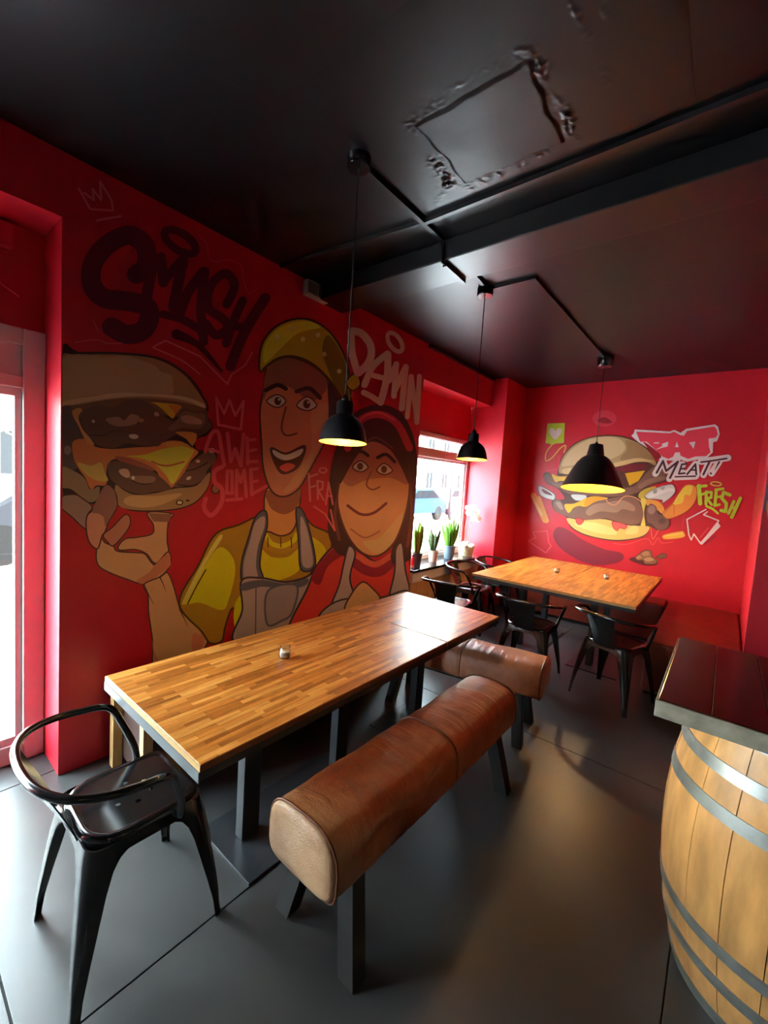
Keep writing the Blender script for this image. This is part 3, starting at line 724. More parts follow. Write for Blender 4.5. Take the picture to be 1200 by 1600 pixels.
M5.poly([(190, 500), (200, 430), (245, 342), (325, 262), (432, 208), (560, 182), (700, 182), (828, 212), (926, 262), (1005, 332), (1055, 410), (1045, 440), (980, 412), (880, 412), (760, 442), (600, 472), (420, 482), (300, 520), (222, 515)], (172, 146, 98))
M5.poly([(215, 440), (300, 302), (480, 204), (700, 192), (782, 270), (740, 342), (600, 402), (450, 422), (300, 442)], (202, 178, 130)); M5.poly([(790, 215), (925, 268), (1000, 335), (1040, 395), (900, 372), (760, 400), (740, 370), (800, 300)], (152, 122, 80)); M5.poly([(225, 510), (240, 470), (420, 450), (600, 440), (760, 400), (900, 378), (1040, 405), (980, 410), (880, 410), (760, 440), (600, 470), (420, 480), (300, 516)], (206, 178, 122))
M5.poly([(700, 470), (820, 432), (950, 430), (982, 450), (900, 486), (780, 500)], (110, 28, 40))
M5.poly([(55, 535), (100, 515), (150, 580), (220, 590), (300, 590), (330, 620), (800, 640), (900, 590), (980, 500), (1060, 442), (1130, 500), (1140, 570), (1050, 600), (950, 640), (880, 690), (700, 720), (500, 710), (300, 700), (180, 640), (80, 590)], (118, 84, 70))
M5.poly([(900, 620), (1000, 560), (1120, 540), (1130, 565), (1000, 605), (920, 650)], (142, 104, 86)); M5.poly([(130, 600), (230, 610), (330, 640), (420, 660), (300, 670), (180, 635)], (142, 104, 86))
M5.poly([(780, 512), (960, 486), (900, 580), (820, 622)], (246, 168, 30), False); M5.poly([(125, 520), (200, 540), (345, 530), (312, 580), (200, 580), (160, 590)], (240, 170, 50))
M5.poly([(900, 700), (960, 650), (1060, 630), (1000, 700), (920, 740)], (196, 166, 60))
M5.outlined([(5, 642), (30, 626), (140, 690), (155, 730), (130, 750), (30, 712)], (206, 210, 206), (90, 90, 92), 6); M5.poly([(40, 650), (110, 685), (130, 710), (60, 690)], (110, 60, 62)); M5.outlined([(300, 702), (430, 706), (420, 748), (340, 755)], (206, 210, 206), (90, 90, 92), 6)
M5.poly([(140, 762), (200, 752), (250, 822), (290, 850), (360, 800), (420, 820), (500, 760), (620, 742), (760, 722), (880, 742), (930, 822), (942, 920), (880, 966), (780, 962), (680, 932), (600, 912), (500, 936), (400, 926), (290, 906), (210, 880), (150, 832)], (122, 86, 70))
M5.poly([(500, 792), (620, 772), (760, 752), (862, 802), (860, 850), (760, 830), (700, 862), (560, 852), (460, 890), (430, 850)], (156, 118, 96)); M5.poly([(160, 775), (200, 770), (230, 830), (200, 830)], (160, 124, 108))
M5.poly([(240, 790), (330, 780), (470, 720), (600, 725), (622, 740), (520, 762), (430, 812), (370, 802), (320, 822), (275, 866)], (246, 176, 46)); M5.poly([(460, 725), (600, 727), (520, 760), (430, 808), (420, 770)], (240, 150, 24))
M5.line([(600, 730), (640, 780), (700, 790), (770, 720), (860, 725), (930, 770)], 9, (212, 140, 100))
M5.poly([(960, 745), (1080, 762), (1132, 832), (1112, 872), (1060, 832), (980, 800)], (236, 150, 60)); M5.poly([(920, 745), (972, 745), (950, 860), (962, 990), (920, 980), (945, 880)], (236, 196, 84))
M5.poly([(972, 832), (1010, 782), (1060, 812), (1072, 872), (1130, 892), (1175, 940), (1150, 1000), (1080, 1014), (1020, 962), (980, 940)], (112, 78, 68)); M5.ell(1018, 838, 34, 40, 10, (150, 116, 106)); M5.ell(1110, 940, 32, 26, 0, (92, 62, 54))
M5.poly([(262, 912), (400, 932), (600, 922), (780, 972), (930, 982), (1000, 992), (958, 1058), (858, 1092), (700, 1106), (540, 1086), (402, 1046), (304, 988)], (208, 174, 96)); M5.poly([(330, 960), (500, 950), (680, 1010), (700, 1060), (560, 1050), (420, 1010)], (226, 196, 122)); M5.poly([(780, 1050), (850, 980), (900, 1000), (880, 1050)], (226, 196, 122))
M5.outlined([(345, 912), (410, 930), (385, 968), (352, 960)], (232, 72, 66), (150, 30, 40), 6); M5.outlined([(670, 942), (790, 972), (780, 1008), (732, 1000), (710, 1024), (680, 1000)], (232, 84, 84), (150, 30, 40), 6)
M5.line([(10, 735), (80, 935)], 44, (232, 150, 66)); M5.line([(2, 740), (60, 900)], 14, (246, 190, 110))
M5.frame(*FJ); M5.line([(152, 612), (205, 722)], 26, (228, 146, 62)); M5.line([(148, 615), (190, 700)], 8, (246, 190, 110)); M5.frame(*FH)
M5.poly([(140, 1042), (188, 990), (280, 1022), (420, 1112), (600, 1190), (740, 1220), (768, 1270), (700, 1312), (540, 1332), (380, 1292), (230, 1202), (158, 1122)], (126, 24, 46))
M5.poly([(820, 1285), (880, 1260), (1060, 1300), (1050, 1330), (950, 1332)], (84, 18, 26)); M5.outlined([(870, 1262), (900, 1236), (950, 1202), (1005, 1202), (1022, 1250), (1066, 1290), (1052, 1320), (960, 1322), (940, 1290), (890, 1287)], (132, 92, 64), BO, 7); M5.poly([(950, 1275), (1000, 1262), (1040, 1285), (980, 1300)], (176, 134, 96)); M5.poly([(930, 1225), (980, 1208), (1000, 1240), (950, 1250)], (162, 120, 86)); M5.poly([(880, 1262), (905, 1242), (930, 1262), (900, 1280)], (166, 126, 90))
M5.outlined([(1060, 1258), (1120, 1226), (1150, 1240), (1140, 1266), (1090, 1272)], (110, 74, 54), BO, 6)
M5.frame(*FJ); M5.line([(150, 775), (215, 770), (220, 820), (232, 838), (208, 868), (130, 815), (165, 800), (150, 775)], 5, (232, 80, 94), False); M5.line([(265, 430), (262, 490), (210, 500)], 3, (226, 70, 84))
M5.frame(*FI)
PINK = (222, 62, 84); WHT = (240, 228, 226)
M5.poly([(38, 245), (60, 225), (72, 186), (400, 206), (440, 190), (500, 218), (552, 180), (822, 138), (852, 160), (868, 230), (842, 296), (806, 306), (802, 400), (745, 456), (650, 470), (560, 490), (500, 470), (420, 480), (300, 470), (240, 390), (110, 310)], WHT, False)
M5.poly([(82, 206), (404, 222), (440, 206), (500, 240), (530, 245), (562, 200), (815, 158), (836, 180), (850, 232), (832, 262), (762, 272), (766, 345), (782, 400), (738, 436), (640, 440), (570, 462), (500, 432), (492, 400), (450, 402), (430, 442), (385, 462), (330, 440), (255, 365), (180, 300), (120, 300)], PINK, False)
M5.poly([(322, 322), (386, 300), (380, 345), (265, 376), (330, 340)], WHT, False); M5.poly([(250, 308), (300, 306), (296, 318), (250, 318)], WHT, False); M5.poly([(466, 298), (448, 352), (482, 352)], WHT, False); M5.poly([(580, 308), (640, 300), (622, 368)], WHT, False)
M5.poly([(150, 300), (255, 370), (320, 440), (260, 470), (220, 400)], (150, 20, 34))
for pts in ([(265, 600), (335, 478), (370, 570), (470, 490), (395, 650)], [(520, 515), (480, 600), (560, 598)], [(560, 612), (640, 510), (650, 612)], [(715, 612), (770, 490)], [(690, 488), (945, 452)], [(862, 490), (790, 598)], [(450, 632), (640, 625)]): M5.line(pts, 62, WHT, False)
PU = (72, 28, 58)
M5.line([(276, 592), (336, 482), (365, 575), (476, 488), (402, 640)], 20, PU, False); M5.line([(556, 508), (512, 514), (484, 602), (540, 596)], 17, PU, False); M5.line([(500, 556), (538, 552)], 16, PU); M5.line([(562, 606), (640, 512), (648, 608)], 18, PU, False); M5.line([(592, 566), (646, 566)], 15, PU); M5.line([(714, 608), (772, 488)], 20, PU); M5.line([(692, 492), (780, 482), (932, 458)], 16, PU); M5.line([(862, 492), (822, 566)], 18, PU, taper=True); M5.ell(784, 598, 10, 10, 0, PU); M5.line([(450, 630), (640, 624)], 14, PU)
M5.outlined([(170, 800), (260, 740), (400, 700), (440, 720), (450, 770), (400, 830), (320, 880), (330, 850), (250, 838), (190, 836)], (202, 206, 202), (110, 108, 108), 6); M5.poly([(200, 800), (280, 760), (400, 735), (440, 760), (380, 770), (280, 810), (210, 826)], (226, 228, 224)); M5.poly([(240, 750), (270, 738), (280, 775), (250, 788)], (150, 156, 154)); M5.poly([(310, 722), (350, 712), (350, 745), (320, 752)], (166, 172, 170))
M5.outlined([(340, 960), (440, 860), (530, 720), (600, 705), (650, 740), (640, 850), (560, 952), (400, 1022), (345, 1000)], (234, 140, 56), (180, 90, 40), 6); M5.poly([(440, 862), (530, 732), (610, 712), (592, 800), (540, 800), (520, 870), (450, 892)], (242, 196, 66)); M5.line([(350, 970), (430, 890), (440, 985)], 7, (196, 104, 44))
M5.outlined([(340, 1176), (500, 1140), (530, 1150), (530, 1196), (360, 1216)], (240, 170, 66), (190, 104, 44), 6); M5.line([(360, 1185), (520, 1158)], 8, (250, 206, 110))
for pts, w in (([(672, 716), (684, 880)], 40), ([(662, 722), (740, 714)], 28), ([(690, 798), (732, 786)], 24), ([(742, 772), (738, 884)], 28), ([(742, 775), (790, 775), (786, 826), (746, 830), (792, 892)], 24), ([(836, 752), (822, 900)], 30), ([(830, 752), (898, 742)], 26), ([(826, 822), (876, 815)], 24), ([(822, 900), (866, 890)], 24), ([(962, 800), (904, 776), (886, 830), (930, 880), (922, 955), (880, 945)], 32), ([(1000, 862), (950, 972)], 30), ([(1062, 832), (980, 1008)], 34), ([(968, 925), (1024, 915)], 24), ([(742, 905), (800, 930), (850, 972)], 22)): M5.line(pts, w, LIME, False)
M5.ell(833, 696, 50, 18, 5, (206, 196, 80), 12)
M5.line([(738, 936), (560, 1030), (578, 1176), (600, 1222), (625, 1166), (690, 1258), (858, 1042), (716, 985), (752, 958)], 13, WHT, False); M5.poly([(852, 1058), (876, 1094), (700, 1268), (680, 1250)], WHT, False); M5.line([(685, 1200), (760, 1108)], 6, (232, 120, 130)); M5.line([(730, 1262), (828, 1185)], 10, (120, 40, 80))
M5.line([(-130, 1255), (0, 1262), (180, 1210), (240, 1265), (290, 1200), (320, 1250), (430, 1240)], 6, (240, 84, 84)); M5.line([(220, 1100), (240, 1215), (290, 1130)], 7, (240, 110, 84)); M5.line([(535, 970), (512, 1115)], 4, (226, 74, 84)); M5.line([(890, 540), (830, 640), (740, 670), (630, 685)], 4, (206, 60, 90)); M5.line([(440, 660), (465, 710)], 4, (226, 74, 84))
M5.build('painted_burger', wb_)

# --- sliver of a further mural on the right-hand wall
M6 = Mural('right', FJ)
M6.poly([(1180, 300), (1230, 280), (1230, 560), (1160, 540), (1168, 430)], (96, 60, 86)); M6.poly([(1155, 545), (1230, 520), (1230, 680), (1160, 660)], (120, 84, 110)); M6.poly([(1135, 660), (1152, 640), (1150, 740), (1132, 830), (1128, 760)], (226, 180, 110)); M6.line([(1168, 400), (1150, 560)], 10, (214, 170, 160), taper=True); M6.line([(1190, 340), (1164, 500)], 7, (196, 60, 80), taper=True); M6.poly([(1195, 640), (1230, 630), (1230, 740), (1200, 720)], (232, 150, 60))
M6.build('painted_motif', wr)

# ------------------------------------------------------------------ tables
def table(name, x0, x1, y0, y1, z, plate, cols, label, group, wood, rz=0):
    cx, cy = (x0 + x1) / 2, (y0 + y1) / 2
    t = empty(name, (cx, cy, 0), rz, label, 'table', group)
    a, b, c, d = x0 - cx, x1 - cx, y0 - cy, y1 - cy
    MB().box((a, c, z - .022), (b, d, z), .0025).build('tabletop', wood, t)
    e = MB(); e.box((a - .001, c - .0015, z - .0225), (b + .001, c + .003, z - .0025)); e.build('end_edge', EDGEWOOD, t)
    e = MB(); e.box((b - .003, c, z - .0225), (b + .0015, d, z - .0025)); e.build('side_edge', EDGEWOODD, t)
    u = MB(); u.box((a + .002, c - .001, z - .052), (b - .002, c + .022, z - .022)); u.box((a + .002, d - .022, z - .052), (b - .002, d, z - .022))
    u.box((a + .002, c + .022, z - .052), (a + .024, d - .022, z - .022)); u.box((b - .024, c + .022, z - .052), (b - .002, d - .022, z - .022))
    u.build('under_frame', DARKSTEEL, t)
    if y0 < 1: MB().box((a + .001, c - .004, z - .056), (b - .001, c - .001, z - .0226)).build('end_plate', EDGESTEEL, t)
    for (x, y) in cols: MB().box((a + .05, y - cy - .03, z - .045), (b - .05, y - cy + .03, z - .0222)).build('support_plate', DARKSTEEL, t)
    MB().box((plate[0] - cx, plate[1] - cy, 0), (plate[2] - cx, plate[3] - cy, .010), .002).build('base_plate', DARKSTEEL, t)
    for (x, y) in cols:
        MB().box((x - cx - .026, y - cy - .042, .010), (x - cx + .026, y - cy + .042, z - .045), .003).build('column', DARKSTEEL, t)
    return t
TZ = .75
table('dining_table', -1.850, -1.098, .598, 1.975, TZ, (-1.665, .915, -1.287, 1.74), [(-1.500, 1.045), (-1.500, 1.60)],
      'near long butcher-block table beside the mural wall with a jar on it', 'butcher-block tables on black column bases', BLOCKY)
table('dining_table', -1.850, -1.098, 1.981, 2.640, TZ, (-1.665, 2.06, -1.287, 2.56), [(-1.500, 2.33)],
      'square butcher-block table pushed against the far end of the long table', 'butcher-block tables on black column bases', BLOCKY)
table('dining_table', -1.862, -1.150, 3.735, 5.40, TZ, (-1.72, 4.05, -1.30, 5.0), [(-1.53, 4.25), (-1.49, 4.86)],
      'butcher-block table at the back by the window pier', 'butcher-block tables on black column bases', BLOCKX)
table('dining_table', -1.145, -.470, 3.735, 5.40, TZ, (-1.02, 4.08, -.60, 5.0), [(-.86, 4.25), (-.86, 4.86)],
      'butcher-block table at the back next to the red leather wall bench', 'butcher-block tables on black column bases', BLOCKX)

# ------------------------------------------------------------------ wall bench under the mural
bw = empty('storage_bench', (0, 0, 0), label='low dark storage bench with pine end posts along the mural wall behind the long table', cat='bench')
X0, X1_ = -2.40, -1.985
MB().box((X0, .845, .05), (X1_, 2.62, .452)).build('body', BENCHWOOD, bw)
MB().box((X0 - .02, .846, .452), (X1_ + .012, 2.63, .488), .006).build('seat', BENCHWOOD, bw)
for x in (X0, X1_ - .045):
    MB().box((x, .800, 0), (x + .045, .845, .487), .003).build('post', PINE, bw)
MB().box((X0 + .045, .805, .425), (X1_ - .045, .842, .487), .003).build('rail', PINE, bw)
MB().box((X1_ - .02, 2.10, 0), (X1_ + .018, 2.145, .452), .003).build('post', PINE, bw)

# ------------------------------------------------------------------ corner benches
def cushion(x0, y0, z0, x1, y1, z1, bev, crown=.02, n=14):
    """box cushion with rounded edges and a slight crown"""
    bm = bmesh.new(); bmesh.ops.create_cube(bm, size=1)
    for v in bm.verts: v.co = ((x0 + x1) / 2 + v.co.x * (x1 - x0), (y0 + y1) / 2 + v.co.y * (y1 - y0), (z0 + z1) / 2 + v.co.z * (z1 - z0))
    bmesh.ops.bevel(bm, geom=bm.edges[:], offset=bev, segments=4, affect='EDGES', profile=.5)
    for axis, a, b in ((Vector((1, 0, 0)), x0, x1), (Vector((0, 1, 0)), y0, y1)):
        for k in range(1, n):
            c = a + (b - a) * k / n
            bmesh.ops.bisect_plane(bm, geom=bm.verts[:] + bm.edges[:] + bm.faces[:], plane_co=axis * c, plane_no=axis)
    for v in bm.verts:
        u = (v.co.x - x0) / (x1 - x0); w = (v.co.y - y0) / (y1 - y0)
        if v.co.z > (z0 + z1) / 2: v.co.z += crown * (math.sin(math.pi * min(max(u, 0), 1)) * math.sin(math.pi * min(max(w, 0), 1))) ** .5 + .004 * noise.noise(v.co * 5)
    bm.verts.index_update()
    m = MB(); m.add([v.co[:] for v in bm.verts], [[v.index for v in f.verts] for f in bm.faces], True); bm.free()
    return m
cb = empty('wall_bench', (0, 0, 0), label='long low wall bench with brown leather front below the painted burger on the back wall', cat='bench', group='brown leather wall benches')
cushion(-2.30, 5.46, .03, -.43, YB - .004, .44, .02, .008).build('seat', BENCHLEATHER, cb)
MB().box((-2.28, 5.48, 0), (-.44, YB - .01, .03)).build('plinth', BLACKTRIM, cb)
cb2 = empty('wall_bench', (0, 0, 0), label='wide brown leather bench in the right corner behind the barrel table', cat='bench', group='brown leather wall benches')
cushion(-.41, 3.98, .03, XR - .005, YB - .006, .44, .028, .010).build('seat', BENCHLEATHER, cb2)
MB().box((-.39, 4.0, 0), (XR - .02, YB - .02, .03)).build('plinth', BLACKTRIM, cb2)

# ------------------------------------------------------------------ pommel benches
def pommel(name, L, loc, rz, label, lea, endm, top=.525, W_=.33, bot=.305):
    t = empty(name, loc, rz, label, 'bench', 'leather pommel horse benches')
    n = 28
    def ring(y, s=1.0, dz=0):
        pts = []
        zc, hh = (top + bot) / 2, (top - bot) / 2
        for k in range(n):
            a = 2 * math.pi * k / n + .001
            ca, sa = math.cos(a), math.sin(a)
            e = .62 if sa > 0 else .36
            x = W_ / 2 * math.copysign(abs(ca) ** e, ca) * (1 - .10 * max(0, sa))
            z = hh * math.copysign(abs(sa) ** e, sa)
            p = Vector((x * s, y, zc + z * s + dz))
            amp = .006 * s
            p += Vector((1, 0, 0)) * (amp * noise.noise(Vector((p.x * 4, y * 5, p.z * 4)))) + Vector((0, 0, 1)) * (amp * noise.noise(Vector((p.x * 5 + 7, y * 6, 3))))
            pts.append(p)
        return pts
    rings = []
    m = 84
    for i in range(m + 1):
        y = -L / 2 + L * i / m
        d = abs(y - .04)
        s = 1 - .030 * math.exp(-(d / .010) ** 2) + .012 * math.exp(-((d - .022) / .012) ** 2)
        edge = min(y + L / 2, L / 2 - y)
        s *= 1 - .02 * math.exp(-(edge / .02) ** 2)
        sag = -.006 * math.cos(math.pi * y / L)
        if .06 < edge: s += .0042 * math.sin(y * 95 + 2.2 * math.sin(y * 17)) * (.3 + .7 * abs(math.sin(y * 4.3)))
        rings.append(ring(y, s, sag))
    MB().loft(rings, True, caps=False).build('cushion', lea, t)
    MB().tube(ring(.04, .982), .0042, 8, closed=True).build('seam', PIPING, t)
    for sgn in (-1, 1):
        er = []
        for s, o in ((.985, -.004), (.97, .008), (.90, .016), (.70, .021), (.40, .023), (.02, .024)):
            er.append(ring(sgn * (L / 2 + o), s))
        MB().loft(er, True, caps=False).build('end_panel', endm if sgn < 0 else lea, t)
        MB().tube(ring(sgn * (L / 2 + .001), 1.0), .0045, 8, closed=True).build('piping', PIPING, t)
    MB().box((-W_ / 2 + .05, -L / 2 + .06, bot - .018), (W_ / 2 - .05, L / 2 - .06, bot + .02)).build('base_board', BLACKWOOD, t)
    for sy in (-1, 1):
        for sx in (-1, 1):
            p = Vector((sx * .095, sy * (L / 2 - .14), bot + .02)); q = Vector((sx * .165, sy * (L / 2 - .095), 0))
            leg = MB(); d = (q - p)
            # feet cut flat on the floor
            vs = []
            for c in (p, q):
                for a, b in ((-.034, -.030), (.034, -.030), (.034, .030), (-.034, .030)): vs.append((c.x + a, c.y + b, c.z))
            leg.add(vs, [(3, 2, 1, 0), (4, 5, 6, 7), (0, 1, 5, 4), (1, 2, 6, 5), (2, 3, 7, 6), (3, 0, 4, 7)])
            leg.build('leg', BLACKWOOD, t)
    return t
pommel('pommel_bench', 1.34, (-.945, 1.54, 0), R(-.6), 'nearest pommel horse bench in shiny brown leather, worn tan end facing the viewer', LEATHER, LEATHERTAN)
pommel('pommel_bench', 1.10, (-1.345, 2.645, 0), R(-90 + 9), 'paler brown pommel horse bench across the far end of the long table', LEATHERPALE, LEATHERPALE)

# ------------------------------------------------------------------ metal armchairs
def rounded_square(h, r, n=6):
    pts = []
    rr = r * 2.1   # the back corners are rounder than the front ones
    for cx, cy, a0, r in ((h - r, h - r, 0, r), (-h + r, h - r, 90, r), (-h + rr, -h + rr, 180, rr), (h - rr, -h + rr, 270, rr)):
        for k in range(n + 1):
            a = R(a0 + 90 * k / n); pts.append((cx + r * math.cos(a), cy + r * math.sin(a)))
    return pts
def make_chair():
    t = empty('metal_armchair', (0, 0, 0))
    ZS = .468
    # seat: pressed sheet with seven drain holes and a turned-down skirt
    bm = bmesh.new()
    def loop(pts, z):
        vs = [bm.verts.new((x, y, z)) for x, y in pts]
        es = [bm.edges.new((vs[i], vs[(i + 1) % len(vs)])) for i in range(len(vs))]
        return vs, es
    inner, ei = loop(rounded_square(.145, .040), ZS - .004)
    edges = list(ei)
    for (hx, hy) in ((-.03, .052), (.03, .052), (-.06, 0), (0, 0), (.06, 0), (-.03, -.052), (.03, -.052)):
        _, e = loop([(hx + .0085 * math.cos(k * math.pi / 5), hy + .0085 * math.sin(k * math.pi / 5)) for k in range(10)], ZS - .004)
        edges += e
    bmesh.ops.triangle_fill(bm, edges=edges, use_beauty=True, use_dissolve=False)
    prev = inner
    for h, r, z in ((.150, .042, ZS), (.163, .046, ZS + .001), (.171, .050, ZS - .005), (.175, .052, ZS - .015), (.180, .052, ZS - .05)):
        cur = [bm.verts.new((x, y, z)) for x, y in rounded_square(h, r)]
        for i in range(len(cur)): bm.faces.new((prev[i], prev[(i + 1) % len(cur)], cur[(i + 1) % len(cur)], cur[i]))
        prev = cur
    bm.verts.index_update()
    m = MB()
    m.add([v.co[:] for v in bm.verts], [[v.index for v in f.verts] for f in bm.faces], True)
    m.sm = [len(f) > 3 for f in m.f]; bm.free()
    m.add([(x * .992, y * .992, z - .003) for x, y, z in m.v[:]], [f[::-1] for f in m.f[:]])   # underside of the sheet
    so = m.build('seat', BLACKMETAL, t)
    # legs: pressed channels, broad under the seat, tapering and splayed
    for sx in (1, -1):
        for sy in (1, -1):
            rings = []
            for z, a, spread in ((.452, .150, .176), (.425, .122, .181), (.405, .092, .185), (.375, .076, .189), (.32, .064, .197), (.24, .053, .206), (.15, .040, .216), (.085, .031, .222), (.06, .027, .223), (.0, .024, .228)):
                rc = min(.050, a * .55); th = .0045
                outer, inn = [], []
                c = spread
                outer.append((c - a, c)); inn.append((c - a, c - th))
                for k in range(6):
                    q = R(90 - 90 * k / 5)
                    outer.append((c - rc + rc * math.cos(q), c - rc + rc * math.sin(q)))
                    inn.append((c - rc + (rc - th) * math.cos(q), c - rc + (rc - th) * math.sin(q)))
                outer.append((c, c - a)); inn.append((c - th, c - a))
                pts = outer + inn[::-1]
                rings.append([(sx * x, sy * y, z) for x, y in pts])
            MB().loft(rings, True).build('leg', BLACKMETAL, t, auto=35)
    # arm hoop
    hoop = [(.186, .085, .435), (.204, .078, .50), (.246, .038, .61), (.262, .016, .648), (.270, -.015, .664), (.273, -.08, .672), (.262, -.160, .682), (.215, -.240, .692), (.125, -.288, .698), (0, -.302, .700)]
    path = smooth_path(hoop + [(-x, y, z) for x, y, z in hoop[-2::-1]], 5)
    MB().tube(path, .0125, 10).build('arm_hoop', BLACKMETAL, t)
    # back plate
    rings = []
    for k in range(9):
        u = k / 8; z = ZS - .03 + u * (.696 - ZS + .03); y = -.172 - .130 * u ** 1.1; hw = .078 + .030 * u ** 1.3
        row = []
        for i in range(9):
            s = -1 + 2 * i / 8
            row.append((hw * s, y + .022 * u * s * s - .006 * math.cos(s * math.pi / 2) * math.sin(u * math.pi), z))
        row += [(x, yy - .004, zz) for x, yy, zz in row[::-1]]
        rings.append(row)
    MB().loft(rings, True).build('backrest', BLACKMETAL, t, auto=40)
    # crossed brace under the seat
    b = MB(); b.bar((-.172, -.172, .395), (.172, .172, .395), .022, .003); b.bar((-.172, .172, .390), (.172, -.172, .390), .022, .003)
    b.build('cross_brace', BLACKMETAL, t)
    return t
chair = make_chair()
spots = [(-1.505, .572, R(-1), 'nearest glossy black metal armchair at the near end of the long table'),
         (-1.215, 3.615, R(2), 'black metal armchair behind the paler bench, back turned, at the middle of the far tables'),
         (-.575, 3.72, R(-17), 'black metal armchair with its back turned beside the corner leather bench'),
         (-1.99, 3.60, R(14), 'black metal armchair with its back turned, at the window end of the far tables'),
         (-2.14, 4.34, R(-88), 'black metal armchair side-on by the window sill, first of two along the sill'),
         (-2.075, 4.93, R(-90), 'black metal armchair side-on at the red pier under the orchid')]
for i, (x, y, rz, lab) in enumerate(spots):
    o = chair if i == 0 else copy_tree(chair)
    o.location = (x, y, 0); o.rotation_euler = (0, 0, rz)
    tag(o, lab, 'chair', 'black metal armchairs')

# ------------------------------------------------------------------ barrel table
BX, BY = .275, 1.872
bar = empty('barrel_table', (BX, BY, 0), label='oak barrel table with galvanised hoops and a dark plank top', cat='table')
HB = .945
def brad(z): u = (z - HB / 2) / (HB / 2); return .352 - .070 * abs(u) ** 2.0
NS = 20
random.seed(9)
for k in range(NS):
    a0 = 2 * math.pi * k / NS + .11; a1 = a0 + 2 * math.pi / NS - .007
    rings = []
    jit = random.uniform(-.0012, .0012)
    for i in range(13):
        z = HB * i / 12; r = brad(z) + jit
        row = [(r * math.cos(a0 + (a1 - a0) * q / 4), r * math.sin(a0 + (a1 - a0) * q / 4), z) for q in range(5)]
        row += [((r - .024) * math.cos(a), (r - .024) * math.sin(a), z) for a in (a1, a0)]
        rings.append(row)
    MB().loft(rings, True).build('stave', STAVE, bar, auto=35)
for z0, z1 in ((.895, .945), (.775, .815), (.655, .697), (.255, .295), (.140, .180), (.0, .045)):
    prof = []
    for i in range(5):
        z = z0 + (z1 - z0) * i / 4; prof.append((brad(z) + .0035, z))
    prof += [(r - .006, z) for r, z in prof[::-1]] + [prof[0]]
    MB().lathe(prof, 64).build('hoop', GALV, bar, auto=40)
MB().lathe([(.0, .900), (.265, .900), (.265, .925), (0, .925)], 40).build('barrel_head', STAVE, bar)
TX0, TX1, TY0, TY1 = -.105, .655, 1.497, 2.247
px0 = TX0
for k in range(6):
    px1 = px0 + (TX1 - TX0) / 6
    MB().box((px0 - BX + .0006, TY0 - BY, HB + .004 + .001 * (k % 2)), (px1 - BX - .0006, TY1 - BY, 1.0 - .0008 * (k % 2)), .0022).build('plank', MAHOG, bar)
    px0 = px1
e = MB(); e.box((TX0 - BX - .003, TY0 - BY - .006, HB + .001), (TX1 - BX + .003, TY0 - BY + .002, .9965), .002)
e.build('edge_board', GREYEDGE, bar)
e = MB(); e.box((TX0 - BX - .006, TY0 - BY - .006, HB + .001), (TX0 - BX + .001, TY1 - BY, .9965), .002)
e.build('edge_board', GREYEDGE, bar)

# ------------------------------------------------------------------ lamps, conduits
def pendant(x, y, rim_z, tilt, kind, label, rose_h, rose_r):
    t = empty('pendant_lamp', (x, y, 0), 0, label, 'lamp', 'black pendant lamps')
    MB().lathe([(0, HC - rose_h), (rose_r * .92, HC - rose_h), (rose_r, HC - rose_h + .006), (rose_r * (1.0 if kind == 0 else 1.12), HC - .001), (0, HC - .001)], 28).build('ceiling_rose', BLACKMETAL, t, auto=40)
    if kind == 0:
        out = [(.020, .186), (.036, .184), (.038, .178), (.038, .128), (.044, .122), (.062, .112), (.082, .090), (.096, .060), (.104, .028), (.1085, 0)]
    else:
        out = [(.03, .462), (.062, .460), (.066, .452), (.082, .352), (.082, .345), (.098, .338), (.130, .315), (.172, .262), (.212, .190), (.245, .115), (.275, .045), (.298, 0)]
    th = .0016
    inn = [(r - th, z - (.002 if i < 3 else .0)) for i, (r, z) in enumerate(out)][::-1]
    MB().lathe([(r, rim_z + z) for r, z in out], 48, cap=False).build('lamp_shade', SHADEBLK, t, auto=50)
    MB().lathe([(r, rim_z + z) for r, z in inn if r > .03], 48, cap=False).build('shade_lining', GOLDIN, t, recalc=False)
    top = rim_z + out[0][1]
    MB().lathe([(.0, top - .004), (.020, top - .002), (.014, top + .020), (.006, top + .032), (0, top + .032)], 16).build('cord_grip', SHADEBLK, t)
    MB().tube([(0, 0, top + .02), (0, 0, HC - rose_h)], .0032, 8).build('cord', CORDM, t)
    bz = rim_z + (.055 if kind == 0 else .13); br = .024 if kind == 0 else .045
    MB().lathe([(0, bz - br)] + [(br * math.cos(R(q)), bz + br * math.sin(R(q))) for q in range(-75, 61, 15)] + [(br * .45, bz + br * 1.5), (0, bz + br * 1.5)], 20).build('bulb', BULB, t)
    point_light('bulb_light', (0, 0, bz - br - .012), LAMP_SMALL if kind == 0 else LAMP_BIG, WARM, .02, t)
    # the shade hangs a little askew on its cord
    d = Vector((-x, -y, 0)).normalized(); ax = Vector((0, 0, 1)).cross(d)
    piv = Matrix.Translation((0, 0, top)); Mt = piv @ Matrix.Rotation(R(-tilt), 4, ax) @ piv.inverted()
    for c in t.children:
        if c.name.split('.')[0] in ('lamp_shade', 'shade_lining', 'bulb', 'bulb_light', 'cord_grip'): c.matrix_basis = Mt @ Matrix.Translation(c.location)
    return t
pendant(-1.388, 1.388, 1.754, 3.5, 0, 'small black dome pendant lamp hanging over the long table in front of the mural', .045, .052)
pendant(-1.470, 2.791, 1.785, 3, 0, 'small black dome pendant lamp hanging in front of the window', .055, .055)
pendant(-1.115, 4.80, 1.640, 8, 1, 'large black bell-shaped pendant lamp hanging in front of the painted burger', .095, .072)

